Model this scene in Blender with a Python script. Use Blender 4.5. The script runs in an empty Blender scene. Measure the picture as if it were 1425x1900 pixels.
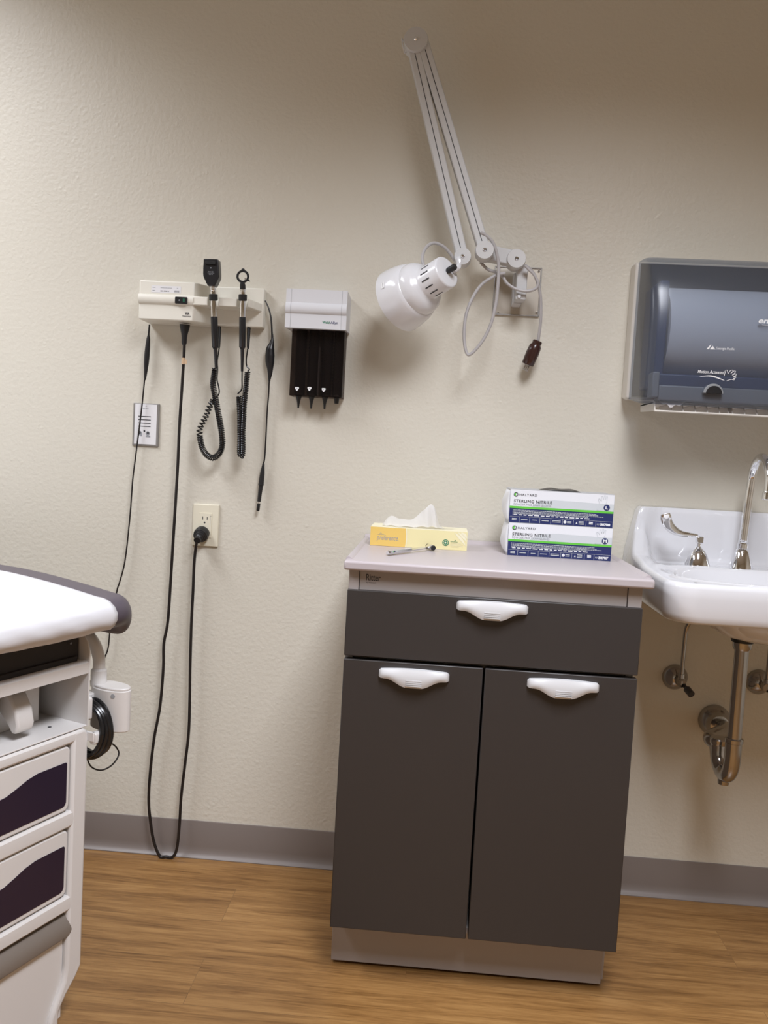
import bpy, bmesh, math, random
from mathutils import Vector, Matrix, Quaternion
random.seed(4)
scene = bpy.context.scene
COL = scene.collection
PI = math.pi
V = Vector

# ------------------------------------------------------------------ camera
F_PX, PW, PH = 1537.207, 1425.0, 1900.0
CAM = V((0.0, -2.20365, 1.145264))
CR = V((0.9964605, 0.0634157, 0.0551802)).normalized()
CU = V((-0.0593794, 0.0663597, 0.9960273)).normalized()
CW = V((-0.0595021, 0.9957785, -0.0698904)).normalized()
cd = bpy.data.cameras.new('camera')
cam = bpy.data.objects.new('camera', cd)
COL.objects.link(cam)
m = Matrix((CR, CU, -CW)).transposed().to_4x4()
m.translation = CAM
cam.matrix_world = m
cd.sensor_fit = 'VERTICAL'
cd.sensor_height = 36.0
cd.lens = F_PX * 36.0 / PH
cd.clip_start = 0.05
scene.camera = cam

def ray(u, v):
    return (u - PW / 2) / F_PX * CR - (v - PH / 2) / F_PX * CU + CW

def at(u, v, y=0.0):
    """point of the place seen at photo pixel (u, v) that stands at depth y before the wall (y = 0)"""
    d = ray(u, v)
    return CAM + d * ((y - CAM.y) / d.y)

# ------------------------------------------------------------------ materials
def srgb(r, g, b):
    f = lambda c: (c / 255 / 12.92) if c / 255 <= 0.04045 else ((c / 255 + 0.055) / 1.055) ** 2.4
    return (f(r), f(g), f(b), 1)

def mat(name, col, rough=0.5, metal=0.0, bump=0.0, bscale=200.0, coat=0.0, var=0.0, vscale=6.0, spec=0.5, sheen=0.0):
    mt = bpy.data.materials.new(name)
    mt.use_nodes = True
    nt = mt.node_tree
    b = nt.nodes['Principled BSDF']
    b.inputs['Base Color'].default_value = col
    b.inputs['Roughness'].default_value = rough
    b.inputs['Metallic'].default_value = metal
    b.inputs['Specular IOR Level'].default_value = spec
    b.inputs['Coat Weight'].default_value = coat
    b.inputs['Sheen Weight'].default_value = sheen
    tc = nt.nodes.new('ShaderNodeTexCoord')
    if bump > 0:
        n = nt.nodes.new('ShaderNodeTexNoise')
        n.inputs['Scale'].default_value = bscale
        n.inputs['Detail'].default_value = 3
        nt.links.new(tc.outputs['Object'], n.inputs['Vector'])
        bp = nt.nodes.new('ShaderNodeBump')
        bp.inputs['Strength'].default_value = bump
        bp.inputs['Distance'].default_value = 0.002
        nt.links.new(n.outputs['Fac'], bp.inputs['Height'])
        nt.links.new(bp.outputs['Normal'], b.inputs['Normal'])
    if var > 0:
        n = nt.nodes.new('ShaderNodeTexNoise')
        n.inputs['Scale'].default_value = vscale
        n.inputs['Detail'].default_value = 4
        nt.links.new(tc.outputs['Object'], n.inputs['Vector'])
        mx = nt.nodes.new('ShaderNodeMix')
        mx.data_type = 'RGBA'
        mx.inputs[6].default_value = tuple(c * (1 - var) for c in col[:3]) + (1,)
        mx.inputs[7].default_value = tuple(min(1, c * (1 + var)) for c in col[:3]) + (1,)
        nt.links.new(n.outputs['Fac'], mx.inputs[0])
        nt.links.new(mx.outputs[2], b.inputs['Base Color'])
    return mt

def wall_material():
    mt = bpy.data.materials.new('painted orange peel wall')
    mt.use_nodes = True
    nt = mt.node_tree
    b = nt.nodes['Principled BSDF']
    b.inputs['Roughness'].default_value = 0.42
    b.inputs['Specular IOR Level'].default_value = 0.35
    tc = nt.nodes.new('ShaderNodeTexCoord')
    n1 = nt.nodes.new('ShaderNodeTexNoise'); n1.inputs['Scale'].default_value = 95; n1.inputs['Detail'].default_value = 3
    n2 = nt.nodes.new('ShaderNodeTexVoronoi'); n2.inputs['Scale'].default_value = 60
    n3 = nt.nodes.new('ShaderNodeTexNoise'); n3.inputs['Scale'].default_value = 3; n3.inputs['Detail'].default_value = 3
    for n in (n1, n2, n3):
        nt.links.new(tc.outputs['Object'], n.inputs['Vector'])
    rp = nt.nodes.new('ShaderNodeMapRange')
    rp.inputs[1].default_value = 0.0; rp.inputs[2].default_value = 0.35; rp.inputs[3].default_value = 1.0; rp.inputs[4].default_value = 0.0
    nt.links.new(n2.outputs['Distance'], rp.inputs[0])
    n4 = nt.nodes.new('ShaderNodeTexNoise'); n4.inputs['Scale'].default_value = 22
    nt.links.new(tc.outputs['Object'], n4.inputs['Vector'])
    gate = nt.nodes.new('ShaderNodeMapRange')
    gate.inputs[1].default_value = 0.54; gate.inputs[2].default_value = 0.64
    nt.links.new(n4.outputs['Fac'], gate.inputs[0])
    mu = nt.nodes.new('ShaderNodeMath'); mu.operation = 'MULTIPLY'
    nt.links.new(rp.outputs[0], mu.inputs[0]); nt.links.new(gate.outputs[0], mu.inputs[1])
    ad = nt.nodes.new('ShaderNodeMath'); ad.operation = 'MULTIPLY_ADD'; ad.inputs[1].default_value = 0.5
    nt.links.new(mu.outputs[0], ad.inputs[0]); nt.links.new(n1.outputs['Fac'], ad.inputs[2])
    bp = nt.nodes.new('ShaderNodeBump'); bp.inputs['Strength'].default_value = 0.32; bp.inputs['Distance'].default_value = 0.0035
    nt.links.new(ad.outputs[0], bp.inputs['Height'])
    nt.links.new(bp.outputs['Normal'], b.inputs['Normal'])
    mx = nt.nodes.new('ShaderNodeMix'); mx.data_type = 'RGBA'
    mx.inputs[6].default_value = (0.675, 0.637, 0.546, 1)
    mx.inputs[7].default_value = (0.695, 0.657, 0.565, 1)
    nt.links.new(n3.outputs['Fac'], mx.inputs[0])
    nt.links.new(mx.outputs[2], b.inputs['Base Color'])
    return mt

def floor_material():
    mt = bpy.data.materials.new('wood look vinyl plank')
    mt.use_nodes = True
    nt = mt.node_tree
    L = nt.links
    b = nt.nodes['Principled BSDF']
    b.inputs['Roughness'].default_value = 0.36
    tc = nt.nodes.new('ShaderNodeTexCoord')
    # plank pattern: long planks along x
    br = nt.nodes.new('ShaderNodeTexBrick')
    br.offset = 0.37
    br.inputs['Color1'].default_value = (0.0, 0.0, 0.0, 1)
    br.inputs['Color2'].default_value = (1, 1, 1, 1)
    br.inputs['Mortar'].default_value = (0.5, 0.5, 0.5, 1)
    br.inputs['Scale'].default_value = 1.0
    br.inputs['Mortar Size'].default_value = 0.0006
    br.inputs['Bias'].default_value = 0.0
    br.inputs['Brick Width'].default_value = 1.22
    br.inputs['Row Height'].default_value = 0.152
    L.new(tc.outputs['Object'], br.inputs['Vector'])
    # per-plank shift of the grain
    mulv = nt.nodes.new('ShaderNodeVectorMath'); mulv.operation = 'SCALE'; mulv.inputs['Scale'].default_value = 7.3
    L.new(br.outputs['Color'], mulv.inputs[0])
    addv = nt.nodes.new('ShaderNodeVectorMath'); addv.operation = 'ADD'
    L.new(tc.outputs['Object'], addv.inputs[0]); L.new(mulv.outputs[0], addv.inputs[1])
    mp = nt.nodes.new('ShaderNodeMapping'); mp.inputs['Scale'].default_value = (1.3, 14.0, 1.0)
    L.new(addv.outputs[0], mp.inputs['Vector'])
    g1 = nt.nodes.new('ShaderNodeTexNoise'); g1.inputs['Scale'].default_value = 2.2; g1.inputs['Detail'].default_value = 7; g1.inputs['Roughness'].default_value = 0.62; g1.inputs['Distortion'].default_value = 0.7
    L.new(mp.outputs[0], g1.inputs['Vector'])
    mp2 = nt.nodes.new('ShaderNodeMapping'); mp2.inputs['Scale'].default_value = (3.0, 60.0, 1.0)
    L.new(addv.outputs[0], mp2.inputs['Vector'])
    g2 = nt.nodes.new('ShaderNodeTexNoise'); g2.inputs['Scale'].default_value = 3.0; g2.inputs['Detail'].default_value = 6; g2.inputs['Roughness'].default_value = 0.7
    L.new(mp2.outputs[0], g2.inputs['Vector'])
    mp3 = nt.nodes.new('ShaderNodeMapping'); mp3.inputs['Scale'].default_value = (2.6, 11.0, 1.0)
    L.new(addv.outputs[0], mp3.inputs['Vector'])
    kn = nt.nodes.new('ShaderNodeTexNoise'); kn.inputs['Scale'].default_value = 1.8; kn.inputs['Detail'].default_value = 3
    L.new(mp3.outputs[0], kn.inputs['Vector'])
    ks = nt.nodes.new('ShaderNodeMapRange'); ks.inputs[1].default_value = 0.64; ks.inputs[2].default_value = 0.82
    L.new(kn.outputs['Fac'], ks.inputs[0])
    mixg = nt.nodes.new('ShaderNodeMix'); mixg.data_type = 'FLOAT'; mixg.inputs[0].default_value = 0.42
    L.new(g1.outputs['Fac'], mixg.inputs[2]); L.new(g2.outputs['Fac'], mixg.inputs[3])
    rmp = nt.nodes.new('ShaderNodeValToRGB')
    e = rmp.color_ramp.elements
    e[0].position = 0.36; e[0].color = (0.140, 0.064, 0.018, 1)
    e[1].position = 0.63; e[1].color = (0.375, 0.208, 0.074, 1)
    x = e.new(0.5); x.color = (0.275, 0.141, 0.046, 1)
    L.new(mixg.outputs[0], rmp.inputs['Fac'])
    hue = nt.nodes.new('ShaderNodeMix'); hue.data_type = 'RGBA'; hue.blend_type = 'MULTIPLY'
    L.new(ks.outputs[0], hue.inputs[0])
    L.new(rmp.outputs['Color'], hue.inputs[6]); hue.inputs[7].default_value = (0.62, 0.52, 0.42, 1)
    pv = nt.nodes.new('ShaderNodeMix'); pv.data_type = 'RGBA'
    pv.inputs[6].default_value = (0.90, 0.88, 0.86, 1); pv.inputs[7].default_value = (1.06, 1.06, 1.06, 1)
    L.new(br.outputs['Color'], pv.inputs[0])
    fin = nt.nodes.new('ShaderNodeMix'); fin.data_type = 'RGBA'; fin.blend_type = 'MULTIPLY'; fin.inputs[0].default_value = 1.0
    L.new(hue.outputs[2], fin.inputs[6]); L.new(pv.outputs[2], fin.inputs[7])
    seam = nt.nodes.new('ShaderNodeMix'); seam.data_type = 'RGBA'
    sm = nt.nodes.new('ShaderNodeMath'); sm.operation = 'MULTIPLY'; sm.inputs[1].default_value = 0.45
    L.new(br.outputs['Fac'], sm.inputs[0]); L.new(sm.outputs[0], seam.inputs[0])
    L.new(fin.outputs[2], seam.inputs[6]); seam.inputs[7].default_value = (0.13, 0.07, 0.03, 1)
    L.new(seam.outputs[2], b.inputs['Base Color'])
    bp = nt.nodes.new('ShaderNodeBump'); bp.inputs['Strength'].default_value = 0.12; bp.inputs['Distance'].default_value = 0.001
    L.new(g2.outputs['Fac'], bp.inputs['Height']); L.new(bp.outputs['Normal'], b.inputs['Normal'])
    return mt

def smoky_material():
    mt = bpy.data.materials.new('smoky translucent plastic')
    mt.use_nodes = True
    nt = mt.node_tree
    L = nt.links
    out = nt.nodes['Material Output']
    b = nt.nodes['Principled BSDF']
    b.inputs['Base Color'].default_value = (0.10, 0.11, 0.135, 1)
    b.inputs['Roughness'].default_value = 0.30
    b.inputs['Specular IOR Level'].default_value = 0.6
    b.inputs['Coat Weight'].default_value = 1.0
    b.inputs['Coat Roughness'].default_value = 0.21
    t = nt.nodes.new('ShaderNodeBsdfTransparent')
    t.inputs['Color'].default_value = (0.80, 0.85, 0.93, 1)
    mx = nt.nodes.new('ShaderNodeMixShader')
    mx.inputs[0].default_value = 0.42
    L.new(t.outputs[0], mx.inputs[1]); L.new(b.outputs[0], mx.inputs[2])
    L.new(mx.outputs[0], out.inputs['Surface'])
    return mt

def tint_material(name, col, fac, rough=0.15):
    mt = bpy.data.materials.new(name)
    mt.use_nodes = True
    nt = mt.node_tree
    L = nt.links
    out = nt.nodes['Material Output']
    b = nt.nodes['Principled BSDF']
    b.inputs['Base Color'].default_value = (0.02, 0.017, 0.017, 1)
    b.inputs['Roughness'].default_value = rough
    t = nt.nodes.new('ShaderNodeBsdfTransparent')
    t.inputs['Color'].default_value = col
    mx = nt.nodes.new('ShaderNodeMixShader')
    mx.inputs[0].default_value = fac
    L.new(t.outputs[0], mx.inputs[1]); L.new(b.outputs[0], mx.inputs[2])
    L.new(mx.outputs[0], out.inputs['Surface'])
    return mt

def tissue_material():
    mt = mat('tissue paper', (0.86, 0.85, 0.85, 1), 0.9)
    nt = mt.node_tree
    b = nt.nodes['Principled BSDF']
    tr = nt.nodes.new('ShaderNodeBsdfTranslucent'); tr.inputs['Color'].default_value = (0.86, 0.84, 0.83, 1)
    tp = nt.nodes.new('ShaderNodeBsdfTransparent')
    m1 = nt.nodes.new('ShaderNodeMixShader'); m1.inputs[0].default_value = 0.4
    m2 = nt.nodes.new('ShaderNodeMixShader'); m2.inputs[0].default_value = 0.22
    nt.links.new(b.outputs[0], m1.inputs[1]); nt.links.new(tr.outputs[0], m1.inputs[2])
    nt.links.new(m1.outputs[0], m2.inputs[1]); nt.links.new(tp.outputs[0], m2.inputs[2])
    nt.links.new(m2.outputs[0], nt.nodes['Material Output'].inputs['Surface'])
    return mt

M = {}
M['wall'] = wall_material()
M['floor'] = floor_material()
M['ceiling'] = mat('ceiling tile', (0.72, 0.71, 0.68, 1), 0.9, bump=0.3, bscale=120)
M['cove'] = mat('vinyl cove base', (0.215, 0.182, 0.165, 1), 0.38)
M['chrome'] = mat('polished chrome', (0.80, 0.80, 0.81, 1), 0.06, 1.0)
M['chrome_soft'] = mat('dark reflection chrome', (0.40, 0.385, 0.37, 1), 0.17, 1.0)  # base color darkened to stand in for dark reflections under the sink
M['steel'] = mat('brushed steel plate', (0.58, 0.53, 0.46, 1), 0.30, 0.85)
M['steel_gray'] = mat('gray steel edge', (0.42, 0.41, 0.40, 1), 0.35, 0.7)
M['black'] = mat('black rubber', (0.012, 0.012, 0.013, 1), 0.42)
M['black_cord'] = mat('black cord', (0.013, 0.010, 0.010, 1), 0.38)
M['black_gloss'] = mat('glossy black cord', (0.010, 0.010, 0.011, 1), 0.22)
M['black_plastic'] = mat('black plastic', (0.014, 0.014, 0.016, 1), 0.32)
M['dark_tube'] = mat('dark specula', (0.050, 0.047, 0.049, 1), 0.34)
M['ivory'] = mat('ivory plastic', (0.80, 0.77, 0.68, 1), 0.4)
M['outlet_ivory'] = mat('outlet ivory', (0.80, 0.75, 0.60, 1), 0.35)
M['dispenser_white'] = mat('cool white plastic', (0.68, 0.68, 0.70, 1), 0.4)
M['lamp_gray'] = mat('pale gray enamel', (0.60, 0.60, 0.60, 1), 0.38)
M['lamp_white'] = mat('glossy white enamel', (0.72, 0.72, 0.74, 1), 0.2, coat=0.15)
M['gray_cord'] = mat('gray cord', (0.46, 0.44, 0.44, 1), 0.45)
M['brown_plug'] = mat('brown bakelite', (0.042, 0.016, 0.013, 1), 0.22)
M['groove'] = mat('dark groove', (0.045, 0.045, 0.05, 1), 0.6)
M['white_print'] = mat('white print', (0.80, 0.80, 0.80, 1), 0.6)
M['gray_print'] = mat('gray print', (0.33, 0.34, 0.36, 1), 0.6)
M['dark_print'] = mat('dark print', (0.05, 0.05, 0.055, 1), 0.6)
M['green_print'] = mat('green print', (0.02, 0.20, 0.11, 1), 0.6)
M['navy_print'] = mat('navy print', (0.03, 0.035, 0.12, 1), 0.6)
M['label'] = mat('white label', (0.80, 0.79, 0.80, 1), 0.5)
M['beige_tag'] = mat('beige tag', (0.62, 0.44, 0.28, 1), 0.6)
M['charcoal'] = mat('charcoal laminate', (0.036, 0.031, 0.0295, 1), 0.42, bump=0.04, bscale=500)
M['cab_gray'] = mat('warm gray cabinet', (0.375, 0.335, 0.318, 1), 0.42)
M['top_gray'] = mat('molded warm gray top', (0.475, 0.425, 0.435, 1), 0.38)
M['handle_white'] = mat('light gray pull', (0.62, 0.62, 0.63, 1), 0.36)
M['porcelain'] = mat('porcelain', (0.70, 0.70, 0.725, 1), 0.12, coat=0.6)
M['tray_beige'] = mat('pale beige plastic', (0.66, 0.62, 0.56, 1), 0.42)
M['tray_inner'] = mat('chute plastic', (0.60, 0.56, 0.52, 1), 0.5)
M['smoky'] = smoky_material()
M['smoky_solid'] = mat('smoke gray plastic', (0.27, 0.28, 0.29, 1), 0.35)
M['roll'] = mat('paper towel roll', (0.82, 0.83, 0.86, 1), 0.9)
M['deep_blue'] = mat('deep blue plastic', (0.035, 0.06, 0.14, 1), 0.4)
M['tissue'] = tissue_material()
M['yellow_card'] = mat('golden card', (0.80, 0.55, 0.15, 1), 0.45)
M['cream_card'] = mat('cream card', (0.82, 0.74, 0.41, 1), 0.45)
M['cream_edge'] = mat('pale cream card', (0.85, 0.80, 0.58, 1), 0.45)
M['glove_white'] = mat('white card', (0.78, 0.79, 0.82, 1), 0.4)
M['glove_pale'] = mat('pale gray card', (0.60, 0.63, 0.65, 1), 0.4)
M['glove_green'] = mat('green card', (0.13, 0.55, 0.06, 1), 0.4)
M['glove_navy'] = mat('navy card', (0.018, 0.028, 0.12, 1), 0.4)
M['glove_gray'] = mat('gray card', (0.46, 0.47, 0.49, 1), 0.45)
M['exam_white'] = mat('exam table enamel', (0.71, 0.685, 0.665, 1), 0.35)
M['exam_gray'] = mat('exam table gray', (0.22, 0.19, 0.165, 1), 0.42)
M['eggplant'] = mat('eggplant panel', (0.020, 0.012, 0.030, 1), 0.3)
M['vinyl'] = mat('purple gray vinyl', (0.085, 0.070, 0.088, 1), 0.42, bump=0.05, bscale=300)
M['dark_under'] = mat('dark underside', (0.022, 0.019, 0.020, 1), 0.6)
M['paper'] = mat('exam paper', (0.67, 0.665, 0.69, 1), 0.8, bump=0.22, bscale=26)
M['green_lamp'] = mat('green switch lens', (0.02, 0.12, 0.07, 1), 0.3)

# ------------------------------------------------------------------ objects
def tag(o, label, cat, group=None):
    o['label'] = label
    o['category'] = cat
    if group:
        o['group'] = group
    return o

def thing(name, label, cat, loc=(0, 0, 0), rotz=0.0, group=None):
    o = bpy.data.objects.new(name, None)
    o.empty_display_size = 0.05
    COL.objects.link(o)
    o.location = loc
    o.rotation_euler = (0, 0, rotz)
    bpy.context.view_layer.update()
    return tag(o, label, cat, group)

def obj(name, bm, mats, parent=None, bevel=0.0, seg=2, angle=35, world=True, recalc=True, sub=0):
    me = bpy.data.meshes.new(name)
    if recalc:
        bmesh.ops.recalc_face_normals(bm, faces=bm.faces[:])
    bm.to_mesh(me)
    bm.free()
    if not isinstance(mats, (list, tuple)):
        mats = [mats]
    for k in mats:
        me.materials.append(M[k])
    for p in me.polygons:
        p.use_smooth = True
    me.set_sharp_from_angle(angle=math.radians(angle))
    o = bpy.data.objects.new(name, me)
    COL.objects.link(o)
    # origin at the middle of its own box
    if len(me.vertices):
        mn = V((min(v.co.x for v in me.vertices), min(v.co.y for v in me.vertices), min(v.co.z for v in me.vertices)))
        mx = V((max(v.co.x for v in me.vertices), max(v.co.y for v in me.vertices), max(v.co.z for v in me.vertices)))
        c = (mn + mx) / 2
    else:
        c = V((0, 0, 0))
    if name not in KEEP_ORIGIN:
        me.transform(Matrix.Translation(-c))
    else:
        c = V((0, 0, 0))
    if parent is not None:
        o.parent = parent
        if world:
            bpy.context.view_layer.update()
            o.matrix_world = Matrix.Translation(c)
        else:
            o.location = c
    else:
        o.location = c
    if bevel > 0:
        b = o.modifiers.new('bevel', 'BEVEL')
        b.width = bevel
        b.segments = seg
        b.limit_method = 'ANGLE'
        b.angle_limit = math.radians(40)
        b.harden_normals = False
    if sub:
        s = o.modifiers.new('subdivision', 'SUBSURF')
        s.levels = sub; s.render_levels = sub
    return o

KEEP_ORIGIN = {'floor', 'wall_back', 'wall_left', 'wall_right', 'wall_rear', 'ceiling'}

def box(bm, x0, x1, y0, y1, z0, z1, mi=0):
    vs = [bm.verts.new((x, y, z)) for x in (x0, x1) for y in (y0, y1) for z in (z0, z1)]
    for q in ((0, 1, 3, 2), (4, 6, 7, 5), (0, 4, 5, 1), (2, 3, 7, 6), (0, 2, 6, 4), (1, 5, 7, 3)):
        f = bm.faces.new([vs[i] for i in q])
        f.material_index = mi

def B(x0, x1, y0, y1, z0, z1):
    bm = bmesh.new()
    box(bm, x0, x1, y0, y1, z0, z1)
    return bm

def prism(bm, poly, fn, d0, d1, mi=0):
    """poly: 2d outline; fn(a, b, d) -> 3d point; extruded from d0 to d1"""
    A = [bm.verts.new(fn(a, b, d0)) for a, b in poly]
    C = [bm.verts.new(fn(a, b, d1)) for a, b in poly]
    n = len(poly)
    fs = [bm.faces.new(A), bm.faces.new(C[::-1])]
    for i in range(n):
        j = (i + 1) % n
        fs.append(bm.faces.new((A[i], C[i], C[j], A[j])))
    for f in fs:
        f.material_index = mi

XZ = lambda a, b, d: V((a, d, b))
YZ = lambda a, b, d: V((d, a, b))
XY = lambda a, b, d: V((a, b, d))

def rrect(x0, x1, z0, z1, r, n=6, r4=None):
    r4 = r4 or (r, r, r, r)
    out = []
    for (cx, cz, a0, rr) in ((x1, z1, 0, r4[0]), (x0, z1, 90, r4[1]), (x0, z0, 180, r4[2]), (x1, z0, 270, r4[3])):
        ox = cx - rr if cx == x1 else cx + rr
        oz = cz - rr if cz == z1 else cz + rr
        for k in range(n + 1):
            a = math.radians(a0 + 90 * k / n)
            out.append((ox + rr * math.cos(a), oz + rr * math.sin(a)))
    return out

def frame_of(d):
    d = d.normalized()
    up = V((0, 0, 1)) if abs(d.z) < 0.95 else V((0, 1, 0))
    a = d.cross(up).normalized()
    return a, d.cross(a).normalized()

def lathe(bm, p0, p1, prof, seg=28, mi=0, cap=True, mis=None):
    """prof: list of (t, r) with t the fraction from p0 to p1"""
    p0, p1 = V(p0), V(p1)
    a, b = frame_of(p1 - p0)
    rings = []
    for t, r in prof:
        c = p0.lerp(p1, t)
        rings.append([bm.verts.new(c + (a * math.cos(2 * PI * k / seg) + b * math.sin(2 * PI * k / seg)) * max(r, 1e-5)) for k in range(seg)])
    for i in range(len(rings) - 1):
        for k in range(seg):
            f = bm.faces.new((rings[i][k], rings[i][(k + 1) % seg], rings[i + 1][(k + 1) % seg], rings[i + 1][k]))
            f.material_index = mis[i] if mis else mi
    if cap:
        f = bm.faces.new(rings[0][::-1]); f.material_index = mis[0] if mis else mi
        f = bm.faces.new(rings[-1]); f.material_index = mis[-1] if mis else mi

def catmull(pts, n=8):
    pts = [V(p) for p in pts]
    P = [2 * pts[0] - pts[1]] + pts + [2 * pts[-1] - pts[-2]]
    out = []
    for i in range(1, len(P) - 2):
        for k in range(n):
            t = k / n
            a, b, c, d = P[i - 1], P[i], P[i + 1], P[i + 2]
            out.append(0.5 * ((2 * b) + (c - a) * t + (2 * a - 5 * b + 4 * c - d) * t * t + (3 * b - a - 3 * c + d) * t ** 3))
    out.append(pts[-1])
    return out

def frames(pts):
    n = len(pts)
    T = [(pts[min(i + 1, n - 1)] - pts[max(i - 1, 0)]).normalized() for i in range(n)]
    a, _ = frame_of(T[0])
    out = []
    for i in range(n):
        if i:
            a = (a - T[i] * a.dot(T[i])).normalized()
        out.append((a, T[i].cross(a)))
    return out

def tube(bm, pts, r, seg=10, smooth=8, mi=0, sq=None):
    pts = catmull(pts, smooth) if smooth else [V(p) for p in pts]
    n = len(pts)
    fr = frames(pts)
    rings = []
    for i, p in enumerate(pts):
        rr = r(i / (n - 1)) if callable(r) else r
        a, b = fr[i]
        rings.append([bm.verts.new(p + (a * math.cos(2 * PI * k / seg) + b * math.sin(2 * PI * k / seg)) * rr) for k in range(seg)])
    for i in range(n - 1):
        for k in range(seg):
            f = bm.faces.new((rings[i][k], rings[i][(k + 1) % seg], rings[i + 1][(k + 1) % seg], rings[i + 1][k]))
            f.material_index = mi
    f = bm.faces.new(rings[0][::-1]); f.material_index = mi
    f = bm.faces.new(rings[-1]); f.material_index = mi

def resample(pts, step):
    out = [pts[0]]
    acc = 0.0
    for i in range(1, len(pts)):
        a, b = pts[i - 1], pts[i]
        L = (b - a).length
        if L < 1e-9:
            continue
        s = step - acc
        while s <= L:
            out.append(a.lerp(b, s / L))
            s += step
        acc = (acc + L) % step
    return out

def coil(bm, pts, R, r, pitch, seg=6, per=10, pitch_fn=None):
    path = resample(catmull(pts, 24), pitch / per)
    fr = frames(path)
    hel = []
    ph = 0.0
    n = len(path)
    for i, p in enumerate(path):
        t = i / (n - 1)
        RR = R(t) if callable(R) else R
        a, b = fr[i]
        hel.append(p + (a * math.cos(ph) + b * math.sin(ph)) * RR)
        ph += 2 * PI / per / (pitch_fn(t) if pitch_fn else 1.0)
    tube(bm, hel, r, seg=seg, smooth=0)

def ellipsoid(bm, c, rx, ry, rz, mi=0, u=16, v=10):
    r = bmesh.ops.create_uvsphere(bm, u_segments=u, v_segments=v, radius=1.0)
    mtx = Matrix.Translation(c) @ Matrix.Diagonal((rx, ry, rz, 1))
    bmesh.ops.transform(bm, matrix=mtx, verts=r['verts'])
    for vv in r['verts']:
        for f in vv.link_faces:
            f.material_index = mi

_fonts = {}
def text_mesh(s, size=0.01, shear=0.0, bold=0.0, spacing=1.0, depth=0.0):
    cu = bpy.data.curves.new('t', 'FONT')
    cu.body = s
    cu.size = size
    cu.shear = shear
    cu.offset = bold
    cu.space_character = spacing
    cu.extrude = depth
    cu.resolution_u = 3
    o = bpy.data.objects.new('t', cu)
    COL.objects.link(o)
    bpy.context.view_layer.update()
    dg = bpy.context.evaluated_depsgraph_get()
    me = bpy.data.meshes.new_from_object(o.evaluated_get(dg))
    bpy.data.objects.remove(o)
    bpy.data.curves.remove(cu)
    return me

def add_text(bm, s, mtx, mi, size=0.01, width=None, shear=0.0, bold=0.0, spacing=1.0, fn=None, height=None):
    """letters lying in local xy of mtx, start at its origin; width (m) fits the line to that length"""
    me = text_mesh(s, size, shear, bold, spacing)
    xs = [v.co.x for v in me.vertices] or [0, 1]
    x0, x1 = min(xs), max(xs)
    k = (width / (x1 - x0)) if width else 1.0
    ky = 1.0 if height is None else height / max(1e-6, max(v.co.y for v in me.vertices))
    if height is None and width:
        ky = k
    start = len(bm.verts)
    vs = []
    for v in me.vertices:
        p = V(((v.co.x - x0) * k, v.co.y * ky, 0))
        p = mtx @ p
        if fn:
            p = fn(p)
        vs.append(bm.verts.new(p))
    for p in me.polygons:
        try:
            f = bm.faces.new([vs[i] for i in p.vertices])
            f.material_index = mi
        except ValueError:
            pass
    bpy.data.meshes.remove(me)

def on_front(x, y, z, tilt=0.0):
    """frame whose local x runs along world x, local y up, facing the room (-y)"""
    return Matrix.Translation((x, y, z)) @ Matrix.Rotation(PI / 2, 4, 'X')

def quad(bm, pts, mi=0):
    f = bm.faces.new([bm.verts.new(p) for p in pts])
    f.material_index = mi

def flat(bm, poly, y, mi=0):
    quad(bm, [V((a, y, b)) for a, b in poly], mi)

def circ(cx, cz, r, n=24, rz=None, a0=0, a1=360):
    rz = rz or r
    full = abs(a1 - a0) >= 360
    return [(cx + r * math.cos(math.radians(a0 + (a1 - a0) * k / (n if full else n - 1))), cz + rz * math.sin(math.radians(a0 + (a1 - a0) * k / (n if full else n - 1)))) for k in range(n)]

def structure(name, bm, mk, bevel=0.0):
    o = obj(name, bm, mk, None, bevel)
    o['kind'] = 'structure'
    return o

# ================================================================== ROOM
XL, XR, YR, H = -2.6, 2.3, -4.3, 2.62
structure('floor', B(XL - .1, XR + .1, YR - .1, 0.1, -0.08, 0.0), 'floor')
structure('ceiling', B(XL - .1, XR + .1, YR - .1, 0.1, H, H + 0.06), 'ceiling')
structure('wall_back', B(XL - .1, XR + .1, 0.0, 0.1, 0.0, H), 'wall')
structure('wall_left', B(XL - .1, XL, YR, 0.0, 0.0, H), 'wall')
structure('wall_right', B(XR, XR + .1, YR, 0.0, 0.0, H), 'wall')
structure('wall_rear', B(XL - .1, XR + .1, YR - .1, YR, 0.0, H), 'wall')
bm = bmesh.new()
prof = [(0, 0.0), (-0.017, 0.0), (-0.0172, 0.0022), (-0.0150, 0.0045), (-0.0105, 0.008), (-0.0072, 0.013), (-0.0050, 0.020), (-0.0038, 0.030), (-0.0036, 0.0995), (-0.0028, 0.1016), (0, 0.1018)]
prism(bm, prof, YZ, XL, XR)
structure('baseboard_back', bm, 'cove')

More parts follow.
